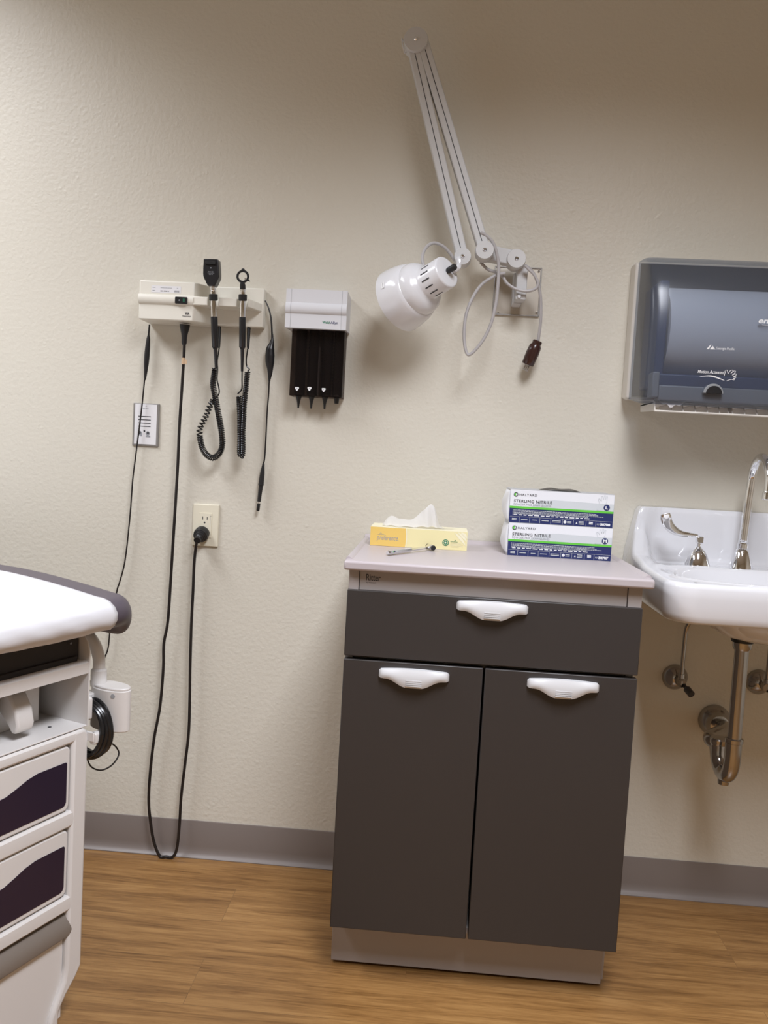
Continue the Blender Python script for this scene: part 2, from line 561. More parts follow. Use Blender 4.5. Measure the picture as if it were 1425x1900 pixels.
# ================================================================== CABINET
CX0, CX1, CF = -0.1695, 0.4385, -0.4974
cab = thing('base_cabinet', 'charcoal fronted base cabinet with warm gray molded top beside the sink', 'cabinet', ((CX0 + CX1) / 2, -0.25, 0))
bm = bmesh.new()
bx0, bx1 = CX0 + 0.0005, CX1 - 0.004
for xa in (bx0, bx1 - 0.016):
    prism(bm, [(CF + 0.022, 0.126), (CF + 0.022, 0.902), (-0.02, 0.902), (-0.02, 0.014), (CF + 0.080, 0.014), (CF + 0.080, 0.126)], YZ, xa, xa + 0.016)
box(bm, bx0 + 0.016, bx1 - 0.016, -0.036, -0.02, 0.014, 0.902)
box(bm, bx0 + 0.016, bx1 - 0.016, CF + 0.022, -0.036, 0.125, 0.140)
box(bm, bx0 + 0.016, bx1 - 0.016, CF + 0.03, -0.036, 0.705, 0.712)
obj('body', bm, 'cab_gray', cab, 0.0012)
# rail under the top, with lettering
bm = bmesh.new()
box(bm, CX0 + 0.024, CX1 - 0.031, CF + 0.012, CF + 0.05, 0.855, 0.902)
yb = CF + 0.0116
add_text(bm, 'Ritter', on_front(CX0 + 0.037, yb, 0.8795), 1, 0.02, width=0.031, bold=0.0003, height=0.0135)
add_text(bm, 'by Midmark', on_front(CX0 + 0.038, yb, 0.8735), 1, 0.006, width=0.021, height=0.0032)
obj('top_rail', bm, ['cab_gray', 'dark_print'], cab)
for a, b in ((CX0 + 0.001, CX0 + 0.0225), (CX1 - 0.0295, CX1 - 0.001)):
    obj('corner_post', B(a, b, CF + 0.009, CF + 0.05, 0.855, 0.902), 'cab_gray', cab, 0.001)
# molded top: flat bed, low rim along the back and both sides
TX0, TX1, TY = -0.1785, 0.4560, -0.5100
bm = bmesh.new()
box(bm, TX0, TX1, TY, -0.004, 0.9015, 0.9215)
ct = obj('countertop', bm, 'top_gray', cab, 0.005, 3)
bm = bmesh.new()
prism(bm, [(TX0 + 0.0005, 0.915), (TX0 + 0.0005, 0.9225), (TX0 + 0.004, 0.9265), (TX0 + 0.008, 0.9265), (TX0 + 0.016, 0.9213), (TX0 + 0.016, 0.915)], XZ, TY + 0.03, -0.004)
prism(bm, [(TX1 - 0.0005, 0.915), (TX1 - 0.0005, 0.9225), (TX1 - 0.004, 0.9265), (TX1 - 0.008, 0.9265), (TX1 - 0.016, 0.9213), (TX1 - 0.016, 0.915)], XZ, TY + 0.03, -0.004)
prism(bm, [(-0.004, 0.915), (-0.004, 0.9300), (-0.010, 0.9305), (-0.018, 0.9285), (-0.026, 0.9213), (-0.026, 0.915)], YZ, TX0 + 0.001, TX1 - 0.001)
obj('rim', bm, 'top_gray', ct, 0.0)

def handle_bm(cx, z, y):
    bm = bmesh.new()
    nx, nz = 40, 10
    W2 = 0.0735
    grid = []
    for i in range(nx + 1):
        s = -1 + 2 * i / nx
        top = 0.0175 - 0.0035 * s * s
        e = max(0.0, 1 - (abs(s) / 0.72) ** 2.2)
        bot = -0.0040 - 0.0165 * (0.5 - 0.5 * math.cos(PI * min(1, max(0, (0.80 - abs(s)) / 0.62))))
        ce = (max(0, abs(s) - 0.93) / 0.07)
        top -= 0.004 * ce * ce
        bot += 0.002 * ce * ce
        row = []
        for j in range(nz + 1):
            t = j / nz
            zz = top + (bot - top) * t
            bulge = 0.004 + 0.014 * math.sqrt(max(0, 1 - abs(s) ** 5)) * (0.35 + 0.65 * math.sin(PI * min(1, 0.15 + 0.62 * t)))
            row.append(bm.verts.new((cx + s * W2, y - bulge, z + zz)))
        grid.append(row)
    for i in range(nx):
        for j in range(nz):
            bm.faces.new((grid[i][j], grid[i + 1][j], grid[i + 1][j + 1], grid[i][j + 1]))
    ed = [grid[i][0] for i in range(nx + 1)] + [grid[nx][j] for j in range(1, nz + 1)] + [grid[i][nz] for i in range(nx - 1, -1, -1)] + [grid[0][j] for j in range(nz - 1, 0, -1)]
    back = [bm.verts.new((v.co.x, y, v.co.z)) for v in ed]
    n = len(ed)
    for k in range(n):
        bm.faces.new((ed[k], ed[(k + 1) % n], back[(k + 1) % n], back[k]))
    for k in range(4):
        zz = z - 0.0045 - 0.0036 * k
        box(bm, cx - 0.0165, cx + 0.0165, y - 0.0188, y - 0.012, zz - 0.0009, zz + 0.0009)
    return bm

def front(name, x0, x1, z0, z1, hx, hz):
    bm = bmesh.new()
    box(bm, x0, x1, CF, CF + 0.02, z0, z1)
    d = obj(name, bm, 'charcoal', cab, 0.0018)
    obj('handle', handle_bm(hx, hz, CF), 'handle_white', d, world=True)
    return d

xm = 0.1245
front('drawer', CX0, CX1, 0.7195, 0.8595, at(913, 1131, CF).x, at(913, 1131, CF).z)
front('door', CX0, xm - 0.0022, 0.126, 0.7125, at(768, 1256, CF).x, at(768, 1256, CF).z)
front('door', xm + 0.0022, CX1, 0.126, 0.7125, at(1044, 1275, CF).x, at(1044, 1275, CF).z)
bm = bmesh.new()
box(bm, CX0 - 0.0005, CX1 - 0.0105, CF + 0.072, CF + 0.090, 0.0075, 0.127)
obj('toe_kick', bm, 'cab_gray', cab, 0.001)
for x in (CX0 + 0.02, CX1 - 0.035):
    for y in (CF + 0.150, -0.08):
        bm = bmesh.new()
        lathe(bm, (x, y, 0.0), (x, y, 0.0150), [(0, 0.013), (1, 0.013)], 14)
        obj('foot', bm, 'black', cab)

# ================================================================== GLOVE BOXES
ZT = 0.9217
def glove_box(name_label, size, ref, x0, z0, yf, rot):
    W_, H_, D_ = 0.2435, 0.0785, 0.118
    t = thing('glove_box', name_label, 'box', (x0 + W_ / 2, yf + D_ / 2, z0), rot, 'exam glove boxes stacked on the cabinet')
    hx = W_ / 2
    yf = -D_ / 2
    bm = bmesh.new()
    box(bm, -hx, hx, yf, D_ / 2, 0.0, H_, 4)
    y = yf - 0.0003
    e = 0.0006
    zb = 0.0345     # top of the navy band
    flat(bm, [(-hx + e, zb), (hx - e, zb), (hx - e, H_ - e), (-hx + e, H_ - e)], y, 0)
    flat(bm, [(-hx + 0.050, zb + 0.004), (hx - e, zb + 0.004), (hx - e, zb + 0.021), (-hx + 0.105, zb + 0.0235), (-hx + 0.072, zb + 0.020)], y - 0.0002, 1)
    flat(bm, [(-hx + e, zb - 0.0005), (hx - e, zb - 0.0005), (hx - e, zb + 0.0045), (-hx + e, zb + 0.0045)], y - 0.0004, 2)
    flat(bm, [(-hx + e, e), (hx - e, e), (hx - e, zb - 0.0005), (-hx + e, zb - 0.0005)], y, 3)
    y2 = y - 0.0007
    # round maker's mark and its name
    flat(bm, circ(-hx + 0.0135, 0.0665, 0.0052, 24), y2, 5)
    flat(bm, circ(-hx + 0.0125, 0.0665, 0.0032, 16), y2 - 0.0002, 2)
    flat(bm, [(-hx + 0.0128, 0.0640), (-hx + 0.0170, 0.0645), (-hx + 0.0160, 0.0695), (-hx + 0.0140, 0.0690)], y2 - 0.0003, 0)
    add_text(bm, 'HALYARD', on_front(-hx + 0.0215, y2, 0.0640), 5, 0.008, width=0.0415, height=0.0052, spacing=1.15)
    add_text(bm, 'STERLING NITRILE', on_front(-hx + 0.0095, y2, 0.0485), 5, 0.008, width=0.0895, height=0.0066, bold=0.0001, spacing=1.08)
    add_text(bm, 'POWDER-FREE EXAM GLOVES', on_front(-hx + 0.0095, y2, 0.0415), 6, 0.006, width=0.0875, height=0.0044)
    # glove drawing, pale on white
    gx = hx - 0.030
    glove = [(-0.010, 0.040), (0.004, 0.040), (0.006, 0.050), (0.012, 0.060), (0.0135, 0.073), (0.0115, 0.0745), (0.009, 0.066), (0.0085, 0.0755), (0.006, 0.076), (0.0045, 0.066), (0.002, 0.074), (-0.0005, 0.0735), (0.000, 0.062), (-0.005, 0.068), (-0.008, 0.0665), (-0.004, 0.056), (-0.007, 0.047)]
    for i in range(len(glove)):
        a, b = V((gx + glove[i][0], 0, glove[i][1])), V((gx + glove[(i + 1) % len(glove)][0], 0, glove[(i + 1) % len(glove)][1]))
        d = (b - a).normalized(); nn = V((-d.z, 0, d.x)) * 0.0004
        quad(bm, [p + V((0, y2, 0)) for p in (a + nn, b + nn, b - nn, a - nn)], 1)
    flat(bm, circ(hx - 0.0170, 0.0475, 0.0072, 28), y2 - 0.0002, 3)
    add_text(bm, size, on_front(hx - 0.0170 - (0.0030 if size == 'L' else 0.0045), y2 - 0.0005, 0.0442), 0, 0.008, width=0.0060 if size == 'L' else 0.0090, height=0.0068, bold=0.0004)
    # small print as dashes, too fine to read
    rnd = random.Random(7)
    for r, (zz, x1) in enumerate(((0.0300, hx - 0.045), (0.0272, hx - 0.036), (0.0244, hx - 0.026), (0.0218, hx - 0.060), (0.0188, hx - 0.066))):
        x = -hx + 0.011
        flat(bm, [(x - 0.0025, zz - 0.0008), (x - 0.0012, zz - 0.0008), (x - 0.0012, zz + 0.0008), (x - 0.0025, zz + 0.0008)], y2, 7)
        while x < x1:
            w = rnd.uniform(0.002, 0.008) if r < 4 else rnd.uniform(0.006, 0.012)
            h = 0.0006 if r < 4 else 0.0011
            flat(bm, [(x, zz - h), (x + w, zz - h), (x + w, zz + h), (x, zz + h)], y2, 7 if r < 4 else 0)
            x += w + (0.0009 if r < 4 else 0.0035)
    flat(bm, [(-hx + 0.002, 0.0143), (hx - 0.002, 0.0143), (hx - 0.002, 0.0147), (-hx + 0.002, 0.0147)], y2, 7)
    cells = [0.0245, 0.049, 0.073, 0.0985, 0.126, 0.1515, 0.181, 0.2035]
    for c in cells:
        flat(bm, [(-hx + c, 0.0015), (-hx + c + 0.0005, 0.0015), (-hx + c + 0.0005, 0.0145), (-hx + c, 0.0145)], y2, 7)
    for c, w, dbl in ((0.0075, 0.011, 1), (0.029, 0.015, 0), (0.0555, 0.011, 0), (0.0775, 0.016, 0), (0.102, 0.020, 1), (0.137, 0.010, 1), (0.164, 0.012, 2), (0.188, 0.009, 1)):
        for k in range(dbl + 1):
            zz = 0.0080 + (0.0030 * dbl / 2) - 0.0030 * k
            flat(bm, [(-hx + c, zz - 0.0007), (-hx + c + w, zz - 0.0007), (-hx + c + w, zz + 0.0007), (-hx + c, zz + 0.0007)], y2, 7)
    flat(bm, circ(-hx + 0.132, 0.0080, 0.0036, 18), y2, 0)
    flat(bm, [(-hx + 0.1572, 0.0055), (-hx + 0.1612, 0.0055), (-hx + 0.1592, 0.0105)], y2, 0)
    add_text(bm, '200', on_front(-hx + 0.1875, y2 - 0.0002, 0.0078), 0, 0.006, width=0.0095, height=0.0046, bold=0.0003)
    add_text(bm, 'REF', on_front(-hx + 0.2065, y2, 0.0052), 7, 0.004, width=0.0062, height=0.0036)
    add_text(bm, ref, on_front(-hx + 0.2140, y2, 0.0046), 0, 0.006, width=0.0235, height=0.0056, bold=0.0004)
    obj('carton', bm, ['glove_white', 'glove_pale', 'glove_green', 'glove_navy', 'glove_gray', 'dark_print', 'gray_print', 'glove_pale'], t, world=False, recalc=False)
    # crumpled end flap on the left, bowed flap on the right
    for sx, amp in ((-1, 0.012), (1, 0.006)):
        bm = bmesh.new()
        n = 12
        g = []
        for i in range(n + 1):
            row = []
            for j in range(n + 1):
                u, w = i / n, j / n
                k = math.sin(PI * u) * math.sin(PI * w)
                wr = amp * k ** 0.6 + (0.0022 * math.sin(9 * u + 5 * w + z0 * 50) * k if sx < 0 else 0)
                row.append(bm.verts.new((sx * (hx + 0.0004 + wr), yf + 0.004 + u * (D_ - 0.008), 0.003 + w * (H_ - 0.006))))
            g.append(row)
        for i in range(n):
            for j in range(n):
                bm.faces.new((g[i][j], g[i + 1][j], g[i + 1][j + 1], g[i][j + 1]))
        fo = obj('end_flap', bm, 'glove_white' if sx < 0 else 'glove_gray', t, world=False)
        so = fo.modifiers.new('thickness', 'SOLIDIFY'); so.thickness = 0.0008
    return t

g1 = glove_box('white and navy glove box marked M, lower of the two on the cabinet', 'M', '50707', 0.1800, ZT, -0.2310, 0.0)
g2 = glove_box('white and navy glove box marked L, on top of the other glove box', 'L', '50708', 0.1790, ZT + 0.0788, -0.2290, -0.004)
# torn opening of the upper box: dark mouth with gray cuffs sticking out
bm = bmesh.new()
n = 26
top = []
pts = []
for k in range(n):
    s = k / (n - 1)
    pts.append((-0.045 + 0.095 * s, 0.0005 + 0.0085 * math.sin(PI * s) ** 0.8 * (0.75 + 0.25 * math.sin(9 * s))))
rows = []
for j in range(5):
    w = j / 4
    rows.append([bm.verts.new((x, 0.008 - 0.03 + 0.06 * w, 0.0785 + h * math.sin(PI * (0.12 + 0.76 * w)))) for x, h in pts])
for j in range(4):
    for k in range(n - 1):
        bm.faces.new((rows[j][k], rows[j][k + 1], rows[j + 1][k + 1], rows[j + 1][k]))
o = obj('glove_cuff', bm, 'charcoal', g2, world=False)
o['label'] = 'dark gray glove poking out of the opening'

# ================================================================== TISSUE BOX
TW, TD, TH = 0.2360, 0.112, 0.0462
tb = thing('tissue_box', 'flat yellow tissue box with a tissue pulled out', 'tissue box', (-0.150 + TW / 2, -0.1995 + TD / 2, ZT), math.radians(-0.3))
bm = bmesh.new()
hx, hy = TW / 2, TD / 2
box(bm, -hx, hx, -hy, hy, 0, TH, 2)
y = -hy - 0.0003
e = 0.0004
arc = [(-hx + 0.0845 + 0.0045 * math.sin(PI * (0.22 + 0.62 * k / 12)), e + (TH - 2 * e) * k / 12) for k in range(13)]
flat(bm, [(-hx + e, e)] + arc + [(-hx + e, TH - e)], y - 0.0002, 0)
flat(bm, [(-hx + e, e), (hx - e, e), (hx - e, TH - e), (-hx + e, TH - e)], y, 1)
for k in range(12):
    a, b = arc[k], arc[k + 1]
    quad(bm, [V((a[0] - 0.0012, y - 0.0004, a[1])), V((a[0] + 0.0012, y - 0.0004, a[1])), V((b[0] + 0.0012, y - 0.0004, b[1])), V((b[0] - 0.0012, y - 0.0004, b[1]))], 2)
add_text(bm, 'preference.', on_front(-hx + 0.0165, y - 0.0006, 0.0150), 3, 0.012, width=0.0530, height=0.0120, shear=0.25)
flat(bm, [(-hx + 0.0180, 0.0277), (-hx + 0.0345, 0.0277), (-hx + 0.0345, 0.0284), (-hx + 0.0180, 0.0284)], y - 0.0006, 3)
flat(bm, [(-hx + 0.022, 0.0300), (-hx + 0.0255, 0.0325), (-hx + 0.029, 0.0300), (-hx + 0.0255, 0.0312)], y - 0.0006, 3)
cxm = hx - 0.0520
flat(bm, circ(cxm, 0.0175, 0.0078, 28), y - 0.0006, 4)
flat(bm, circ(cxm, 0.0175, 0.0058, 28), y - 0.0008, 1)
flat(bm, circ(cxm, 0.0175, 0.0048, 28), y - 0.0010, 4)
flat(bm, circ(cxm - 0.0005, 0.0175, 0.0022, 14), y - 0.0012, 2)
flat(bm, [(cxm + 0.0200, 0.0225), (cxm + 0.0235, 0.0250), (cxm + 0.0255, 0.0248), (cxm + 0.0225, 0.0222)], y - 0.0006, 4)
for k, (x0_, x1_) in enumerate(((0.0115, 0.0290), (0.0115, 0.0380), (0.0115, 0.0430), (0.0115, 0.0420), (0.0115, 0.0320))):
    zz = 0.0205 - 0.0030 * k
    flat(bm, [(cxm + x0_, zz - 0.0004), (cxm + x1_, zz - 0.0004), (cxm + x1_, zz + 0.0004), (cxm + x0_, zz + 0.0004)], y - 0.0006, 4 if k == 0 else 5)
# soft leaf drawing at the right
for k, (sx, sz, ex, ez) in enumerate(((0.085, 0.044, 0.115, 0.012), (0.093, 0.045, 0.117, 0.022), (0.101, 0.045, 0.1175, 0.030))):
    q = []
    for i in range(9):
        t = i / 8
        q.append((sx + (ex - sx) * t + 0.004 * math.sin(PI * t), sz + (ez - sz) * t + 0.0035 * math.sin(PI * t)))
    for i in range(8, -1, -1):
        t = i / 8
        q.append((sx + (ex - sx) * t - 0.001 * math.sin(PI * t), sz + (ez - sz) * t - 0.001 * math.sin(PI * t)))
    flat(bm, q[:-1], y - 0.0004, 5)
# opening on top
poly = [(hx * 0.72 * math.cos(2 * PI * k / 36), hy * 0.34 * math.sin(2 * PI * k / 36)) for k in range(36)]
quad(bm, [V((a, b, TH + 0.0004)) for a, b in poly], 2)
obj('carton', bm, ['yellow_card', 'cream_card', 'cream_edge', 'gray_print', 'green_print', 'cream_edge'], tb, world=False, recalc=False)
# the tissue: a thin folded sheet
bm = bmesh.new()
nu, nv = 44, 20
ridge = [(-0.092, -0.002), (-0.089, 0.008), (-0.080, 0.0190), (-0.066, 0.0225), (-0.050, 0.0185), (-0.030, 0.0175), (-0.012, 0.026), (0.004, 0.042), (0.016, 0.055), (0.027, 0.060), (0.035, 0.052), (0.041, 0.030), (0.047, 0.010), (0.058, 0.001)]
ridge_s = catmull([V((a, 0, b)) for a, b in ridge], 4)
g = []
for i, p in enumerate(ridge_s):
    row = []
    s = i / (len(ridge_s) - 1)
    for j in range(nv + 1):
        w = -1 + 2 * j / nv
        spread = 0.013 + 0.016 * math.sin(PI * min(1, s * 1.1)) ** 0.7
        drop = (abs(w) ** 1.7) * max(0.0, p.z - 0.001) * 0.92
        fold = 0.0045 * math.sin(8 * s + 3.5 * w) * (1 - abs(w)) + 0.0030 * math.sin(40 * s + 2 * w) * (1 if p.z > 0.012 else 0.4)
        row.append(bm.verts.new((p.x + 0.006 * w * math.sin(5 * s), w * spread + fold - 0.010 * math.sin(PI * s), TH + max(0.0008, p.z - drop + 0.35 * fold * (1 if p.z > 0.01 else 0)))))
    g.append(row)
for i in range(len(g) - 1):
    for j in range(nv):
        bm.faces.new((g[i][j], g[i + 1][j], g[i + 1][j + 1], g[i][j + 1]))
obj('tissue', bm, 'tissue', tb, world=False)

# ================================================================== REFLEX HAMMER
zc = ZT + 0.0060
def atz(u, v, z):
    d = ray(u, v)
    return CAM + d * ((z - CAM.z) / d.z)
h0, h1 = atz(719, 1026, zc), atz(799, 1015, zc + 0.002)
ha, hb_end = atz(785.5, 1010.5, zc + 0.002), atz(812, 1019.5, zc + 0.002)
rh = thing('reflex_hammer', 'chrome reflex hammer with black rubber tips lying before the tissue box', 'hammer', (h0 + h1) / 2 - V((0, 0, 0.005)))
bm = bmesh.new()
lathe(bm, h0, h1, [(0, 0.0044), (0.015, 0.0056), (0.03, 0.0058), (0.50, 0.0052), (0.53, 0.0040), (0.97, 0.0034), (1, 0.0034)], 8)
obj('handle', bm, 'chrome', rh, angle=25)
ax = (hb_end - ha).normalized()
bm = bmesh.new()
lathe(bm, h1 - ax * 0.0150, h1 + ax * 0.0150, [(0, 0.0058), (0.1, 0.0066), (0.5, 0.0068), (0.9, 0.0066), (1, 0.0058)], 20)
hd = obj('head', bm, 'chrome', rh)
for s in (-1, 1):
    bm = bmesh.new()
    lathe(bm, h1 + ax * 0.0143 * s, h1 + ax * 0.0215 * s, [(0, 0.0056), (0.5, 0.0062), (0.85, 0.0050), (1, 0.0018)], 18)
    obj('rubber_tip', bm, 'black', hd)

# ================================================================== WALL DIAGNOSTIC UNIT
du = thing('diagnostic_wall_unit', 'ivory wall power unit holding two black corded scopes', 'medical device', (-0.63, 0, 1.456))
UL, UM, UR, UT, UB = -0.787, -0.6435, -0.4745, 1.5555, 1.4565
bm = bmesh.new()
# left housing with its slanting right flank, as seen from above
prism(bm, [(UL, -0.001), (UL, -0.087), (UM, -0.087), (UM + 0.040, -0.030), (UM + 0.040, -0.001)], XY, UB, UT)
housing = obj('housing', bm, 'ivory', du, 0.003)
bm = bmesh.new()
box(bm, UM + 0.030, UR, -0.030, -0.001, UB + 0.001, UT + 0.003)
obj('back_panel', bm, 'ivory', du, 0.003)
bm = bmesh.new()
zb0, zb1 = 1.4965, 1.5190
ridge = [(-0.0875, zb0 - 0.001), (-0.0915, zb0 + 0.002), (-0.0945, zb0 + 0.008), (-0.0945, zb1 - 0.006), (-0.0920, zb1), (-0.0870, zb1 + 0.002), (-0.084, zb1 - 0.002), (-0.084, zb0 + 0.002)]
prism(bm, ridge, YZ, UL + 0.0002, UM + 0.001)
obj('ridge', bm, 'ivory', housing)
bm = bmesh.new()
def bar_piece(x0, x1, cut0, cut1):
    prism(bm, [(x0, -0.028), (x0 + cut0, -0.093), (x1 - cut1, -0.093), (x1, -0.028)], XY, zb0 + 0.001, zb1)
xo, xt = at(396, 560, -0.1).x, at(450, 562, -0.1).x
bar_piece(UM - 0.001, xo - 0.008, 0.0, 0.008)
bar_piece(xo + 0.007, xt - 0.008, 0.004, 0.008)
bar_piece(xt + 0.007, UR - 0.004, 0.004, 0.020)
prism(bm, [(UM, -0.028), (UM, -0.072), (UR - 0.017, -0.072), (UR - 0.005, -0.028)], XY, zb0 + 0.003, zb1 - 0.0015)
obj('holder_bar', bm, 'ivory', du, 0.002)
bm = bmesh.new()
sx, sz = at(336.5, 557.5, -0.094).x, at(336.5, 557.5, -0.094).z
prism(bm, rrect(sx - 0.0158, sx + 0.0158, sz - 0.0085, sz + 0.0085, 0.002), XZ, -0.0965, -0.086)
swi = obj('power_switch', bm, 'black_plastic', du)
bm = bmesh.new()
flat(bm, rrect(sx + 0.0045, sx + 0.0095, sz - 0.0045, sz + 0.0045, 0.001), -0.0968)
flat(bm, circ(sx - 0.0048, sz, 0.0018, 12), -0.0968, 1)
obj('switch_lens', bm, ['green_lamp', 'gray_print'], swi, recalc=False)
bm = bmesh.new()
lx0, lx1 = at(281, 531, -0.0873).x, at(336, 531, -0.0873).x
lz0, lz1 = at(300, 543, -0.0873).z, at(300, 530, -0.0873).z
flat(bm, [(lx0, lz0), (lx1, lz0), (lx1, lz1), (lx0, lz1)], -0.0874)
for (a, b, zz, k) in ((0.04, 0.14, 0.72, 1), (0.31, 0.70, 0.70, 1), (0.86, 0.91, 0.70, 1), (0.04, 0.13, 0.28, 1), (0.78, 0.95, 0.36, 1), (0.78, 0.95, 0.20, 2)):
    x = lx0 + (lx1 - lx0) * a
    xe = lx0 + (lx1 - lx0) * b
    z = lz0 + (lz1 - lz0) * zz
    while x < xe:
        w = random.uniform(0.0010, 0.0024)
        flat(bm, [(x, z - 0.0008), (min(x + w, xe), z - 0.0008), (min(x + w, xe), z + 0.0008), (x, z + 0.0008)], -0.0876, k)
        x += w + 0.0005
x = lx0 + (lx1 - lx0) * 0.31
for k in range(11):
    z = lz0 + (lz1 - lz0) * 0.24
    if k not in (3, 9):
        flat(bm, [(x, z - 0.0011), (x + 0.0016, z - 0.0011), (x + 0.0016, z + 0.0011), (x, z + 0.0011)], -0.0876, 2)
    x += 0.0021
obj('inventory_label', bm, ['label', 'gray_print', 'dark_print'], housing, recalc=False)
bm = bmesh.new()
p = at(356, 583.5, -0.0874)
add_text(bm, 'WA', on_front(p.x - 0.0185, -0.0876, p.z - 0.0008), 0, 0.008, width=0.0120, height=0.0056, bold=0.0004)
add_text(bm, 'Welch Allyn', on_front(p.x - 0.0250, -0.0876, p.z - 0.0066), 0, 0.006, width=0.0225, height=0.0036, bold=0.0001)
obj('maker_lettering', bm, 'dark_print', housing, recalc=False)

def handpiece(parent, u0, v0, u1, v1, y0, y1):
    """returns f(v) = axis point at image row v"""
    a, b = at(u0, v0, y0), at(u1, v1, y1)
    return lambda v: a.lerp(b, (v - v0) / (v1 - v0))

# ---- ophthalmoscope
ax_ = handpiece(None, 393.2, 482, 399.5, 646, -0.112, -0.088)
op = thing('ophthalmoscope', 'black ophthalmoscope with square tapering head in the wall unit', 'medical instrument', ax_(646), 0, 'corded scopes in the wall unit')
def px(n):
    return n / 745.0
bm = bmesh.new()
hp = [(482, 13.2), (483.5, 14.0), (488, 14.2), (500, 15.0), (510, 15.3), (515, 14.9), (519, 13.4), (523, 11.2), (527, 9.6), (530, 7.8), (532, 7.0)]
ls, rs = [], []
for v, w in hp:
    c = ax_(v)
    ls.append((c.x - px(w), c.z)); rs.append((c.x + px(w), c.z))
yh = ax_(505).y
prism(bm, ls + rs[::-1], XZ, yh - 0.014, yh + 0.012)
hb = obj('head', bm, 'black_plastic', op, 0.0035, 3)
bm = bmesh.new()
c = ax_(489)
prism(bm, rrect(c.x - 0.013, c.x + 0.013, c.z - 0.005, c.z + 0.004, 0.0015), XZ, yh - 0.0185, yh - 0.012)
obj('brow_rest', bm, 'black', hb, 0.001)
bm = bmesh.new()
for k, (s, w) in enumerate((('Welch Allyn', 0.0145), ('Coaxial Plus', 0.0165), ('3.5 V', 0.0100))):
    c = ax_(506 + 2.6 * k)
    x = c.x - w / 2
    z = c.z
    add_text(bm, s, on_front(x, yh - 0.01435, z - 0.001), 0, 0.003, width=w, height=0.0022)
flat(bm, circ(ax_(499).x, ax_(499).z, 0.0016, 12), yh - 0.0143, 0)
obj('head_lettering', bm, 'gray_print', hb, recalc=False)
def scope_body(parent, ax, v_top, v_ring0, v_ring1, v_ch, v_end, v_taper, r):
    T = lambda v: (v - v_top) / (v_taper - v_top)
    p0, p1 = ax(v_top), ax(v_taper)
    bm = bmesh.new()
    pr = [(T(v_top), r * 0.92), (T(v_ring0 - 8), r * 1.0), (T(v_ring0 - 6), r * 0.86), (T(v_ring0 - 3), r * 0.98), (T(v_ring1 + 3), r * 0.90), (T(v_ring1 + 6), r * 1.02), (T(v_ch), r * 1.0)]
    lathe(bm, p0, p1, pr, 24)
    obj('neck', bm, 'chrome', parent)
    bm = bmesh.new()
    lathe(bm, p0, p1, [(T(v_ring0), r * 1.2), (T(v_ring0 + 1), r * 1.42), (T(v_ring1 - 1), r * 1.42), (T(v_ring1), r * 1.2)], 24)
    obj('ring', bm, 'black', parent)
    bm = bmesh.new()
    lathe(bm, p0, p1, [(T(v_ch), r * 1.06), (T(v_ch + 1.5), r * 1.12), (T(v_end - 2), r * 1.08), (T(v_end), r * 0.85), (T(v_end + 2), r * 0.62), (1.0, r * 0.42)], 24)
    obj('grip', bm, 'black_plastic', parent)
scope_body(op, ax_, 529, 545, 557, 587, 646, 684, 0.0078)

def coil_cord(parent, lead0, pts, lead1, R, pitch=0.0042, pf=None):
    bm = bmesh.new()
    coil(bm, pts, R, 0.0020, pitch, pitch_fn=pf)
    tube(bm, lead0, 0.0019, 8)
    tube(bm, lead1, 0.0019, 8)
    obj('coiled_cord', bm, 'black_gloss', parent)

yk = -0.045
A = lambda pts, y=yk: [at(u, v, (y if not callable(y) else y(v))) for u, v in pts]
Z1 = lambda pts: [(u * 300 / 1425 + 230, v * 300 / 1425 + 460) for u, v in pts]
coil_cord(op, [ax_(683)] + A([(402, 683)], -0.07),
          A(Z1([(803, 1060), (795, 1120), (785, 1200), (800, 1290), (815, 1370), (830, 1450), (845, 1530), (862, 1640), (868, 1720), (848, 1800), (790, 1850), (730, 1825), (690, 1760), (672, 1680), (668, 1600), (690, 1545), (725, 1480), (750, 1410), (785, 1345)]), -0.050),
          A(Z1([(785, 1345), (835, 1290), (836, 1230), (820, 1160), (825, 1075), (822, 1000), (832, 930), (840, 880)]), -0.030),
          lambda t: 0.0068 if t < 0.80 else 0.0062, 0.0046, lambda t: 1.0 if t < 0.76 or t > 0.98 else 2.1)
bm = bmesh.new()
lathe(bm, at(*Z1([(840, 695)])[0], -0.02), at(*Z1([(838, 885)])[0], -0.027), [(0, 0.0052), (0.3, 0.0050), (0.9, 0.0032), (1, 0.0020)], 14)
obj('cord_strain_relief', bm, 'black', op)

# ---- otoscope
ax2 = handpiece(None, 450.6, 530, 449.5, 646, -0.108, -0.090)
ot = thing('otoscope', 'black otoscope with open round lens ring in the wall unit', 'medical instrument', ax2(646), 0, 'corded scopes in the wall unit')
bm = bmesh.new()
c = at(450.5, 513, -0.112)
ring = [c + V((0.0135 * math.cos(2 * PI * k / 40), 0, 0.0135 * math.sin(2 * PI * k / 40))) for k in range(41)]
tube(bm, ring, 0.0030, 10, 0)
ellipsoid(bm, c + V((0.0, 0, 0.0165)), 0.0045, 0.004, 0.0035)
lathe(bm, c + V((0, 0, -0.014)), ax2(537), [(0, 0.0050), (0.4, 0.0072), (1, 0.0074)], 18)
prism(bm, [(c.x + 0.012, c.z - 0.010), (c.x + 0.0185, c.z - 0.012), (c.x + 0.018, c.z - 0.009), (c.x + 0.012, c.z - 0.004)], XZ, c.y - 0.003, c.y + 0.003)
obj('lens_ring', bm, 'black_plastic', ot)
bm = bmesh.new()
lathe(bm, c + V((0.006, 0.004, -0.0125)), c + V((0.003, 0.012, -0.002)), [(0, 0.0015), (1, 0.0024)], 12)
obj('lamp_tip', bm, 'chrome', ot)
scope_body(ot, ax2, 531, 546, 558, 588, 646, 690, 0.0075)
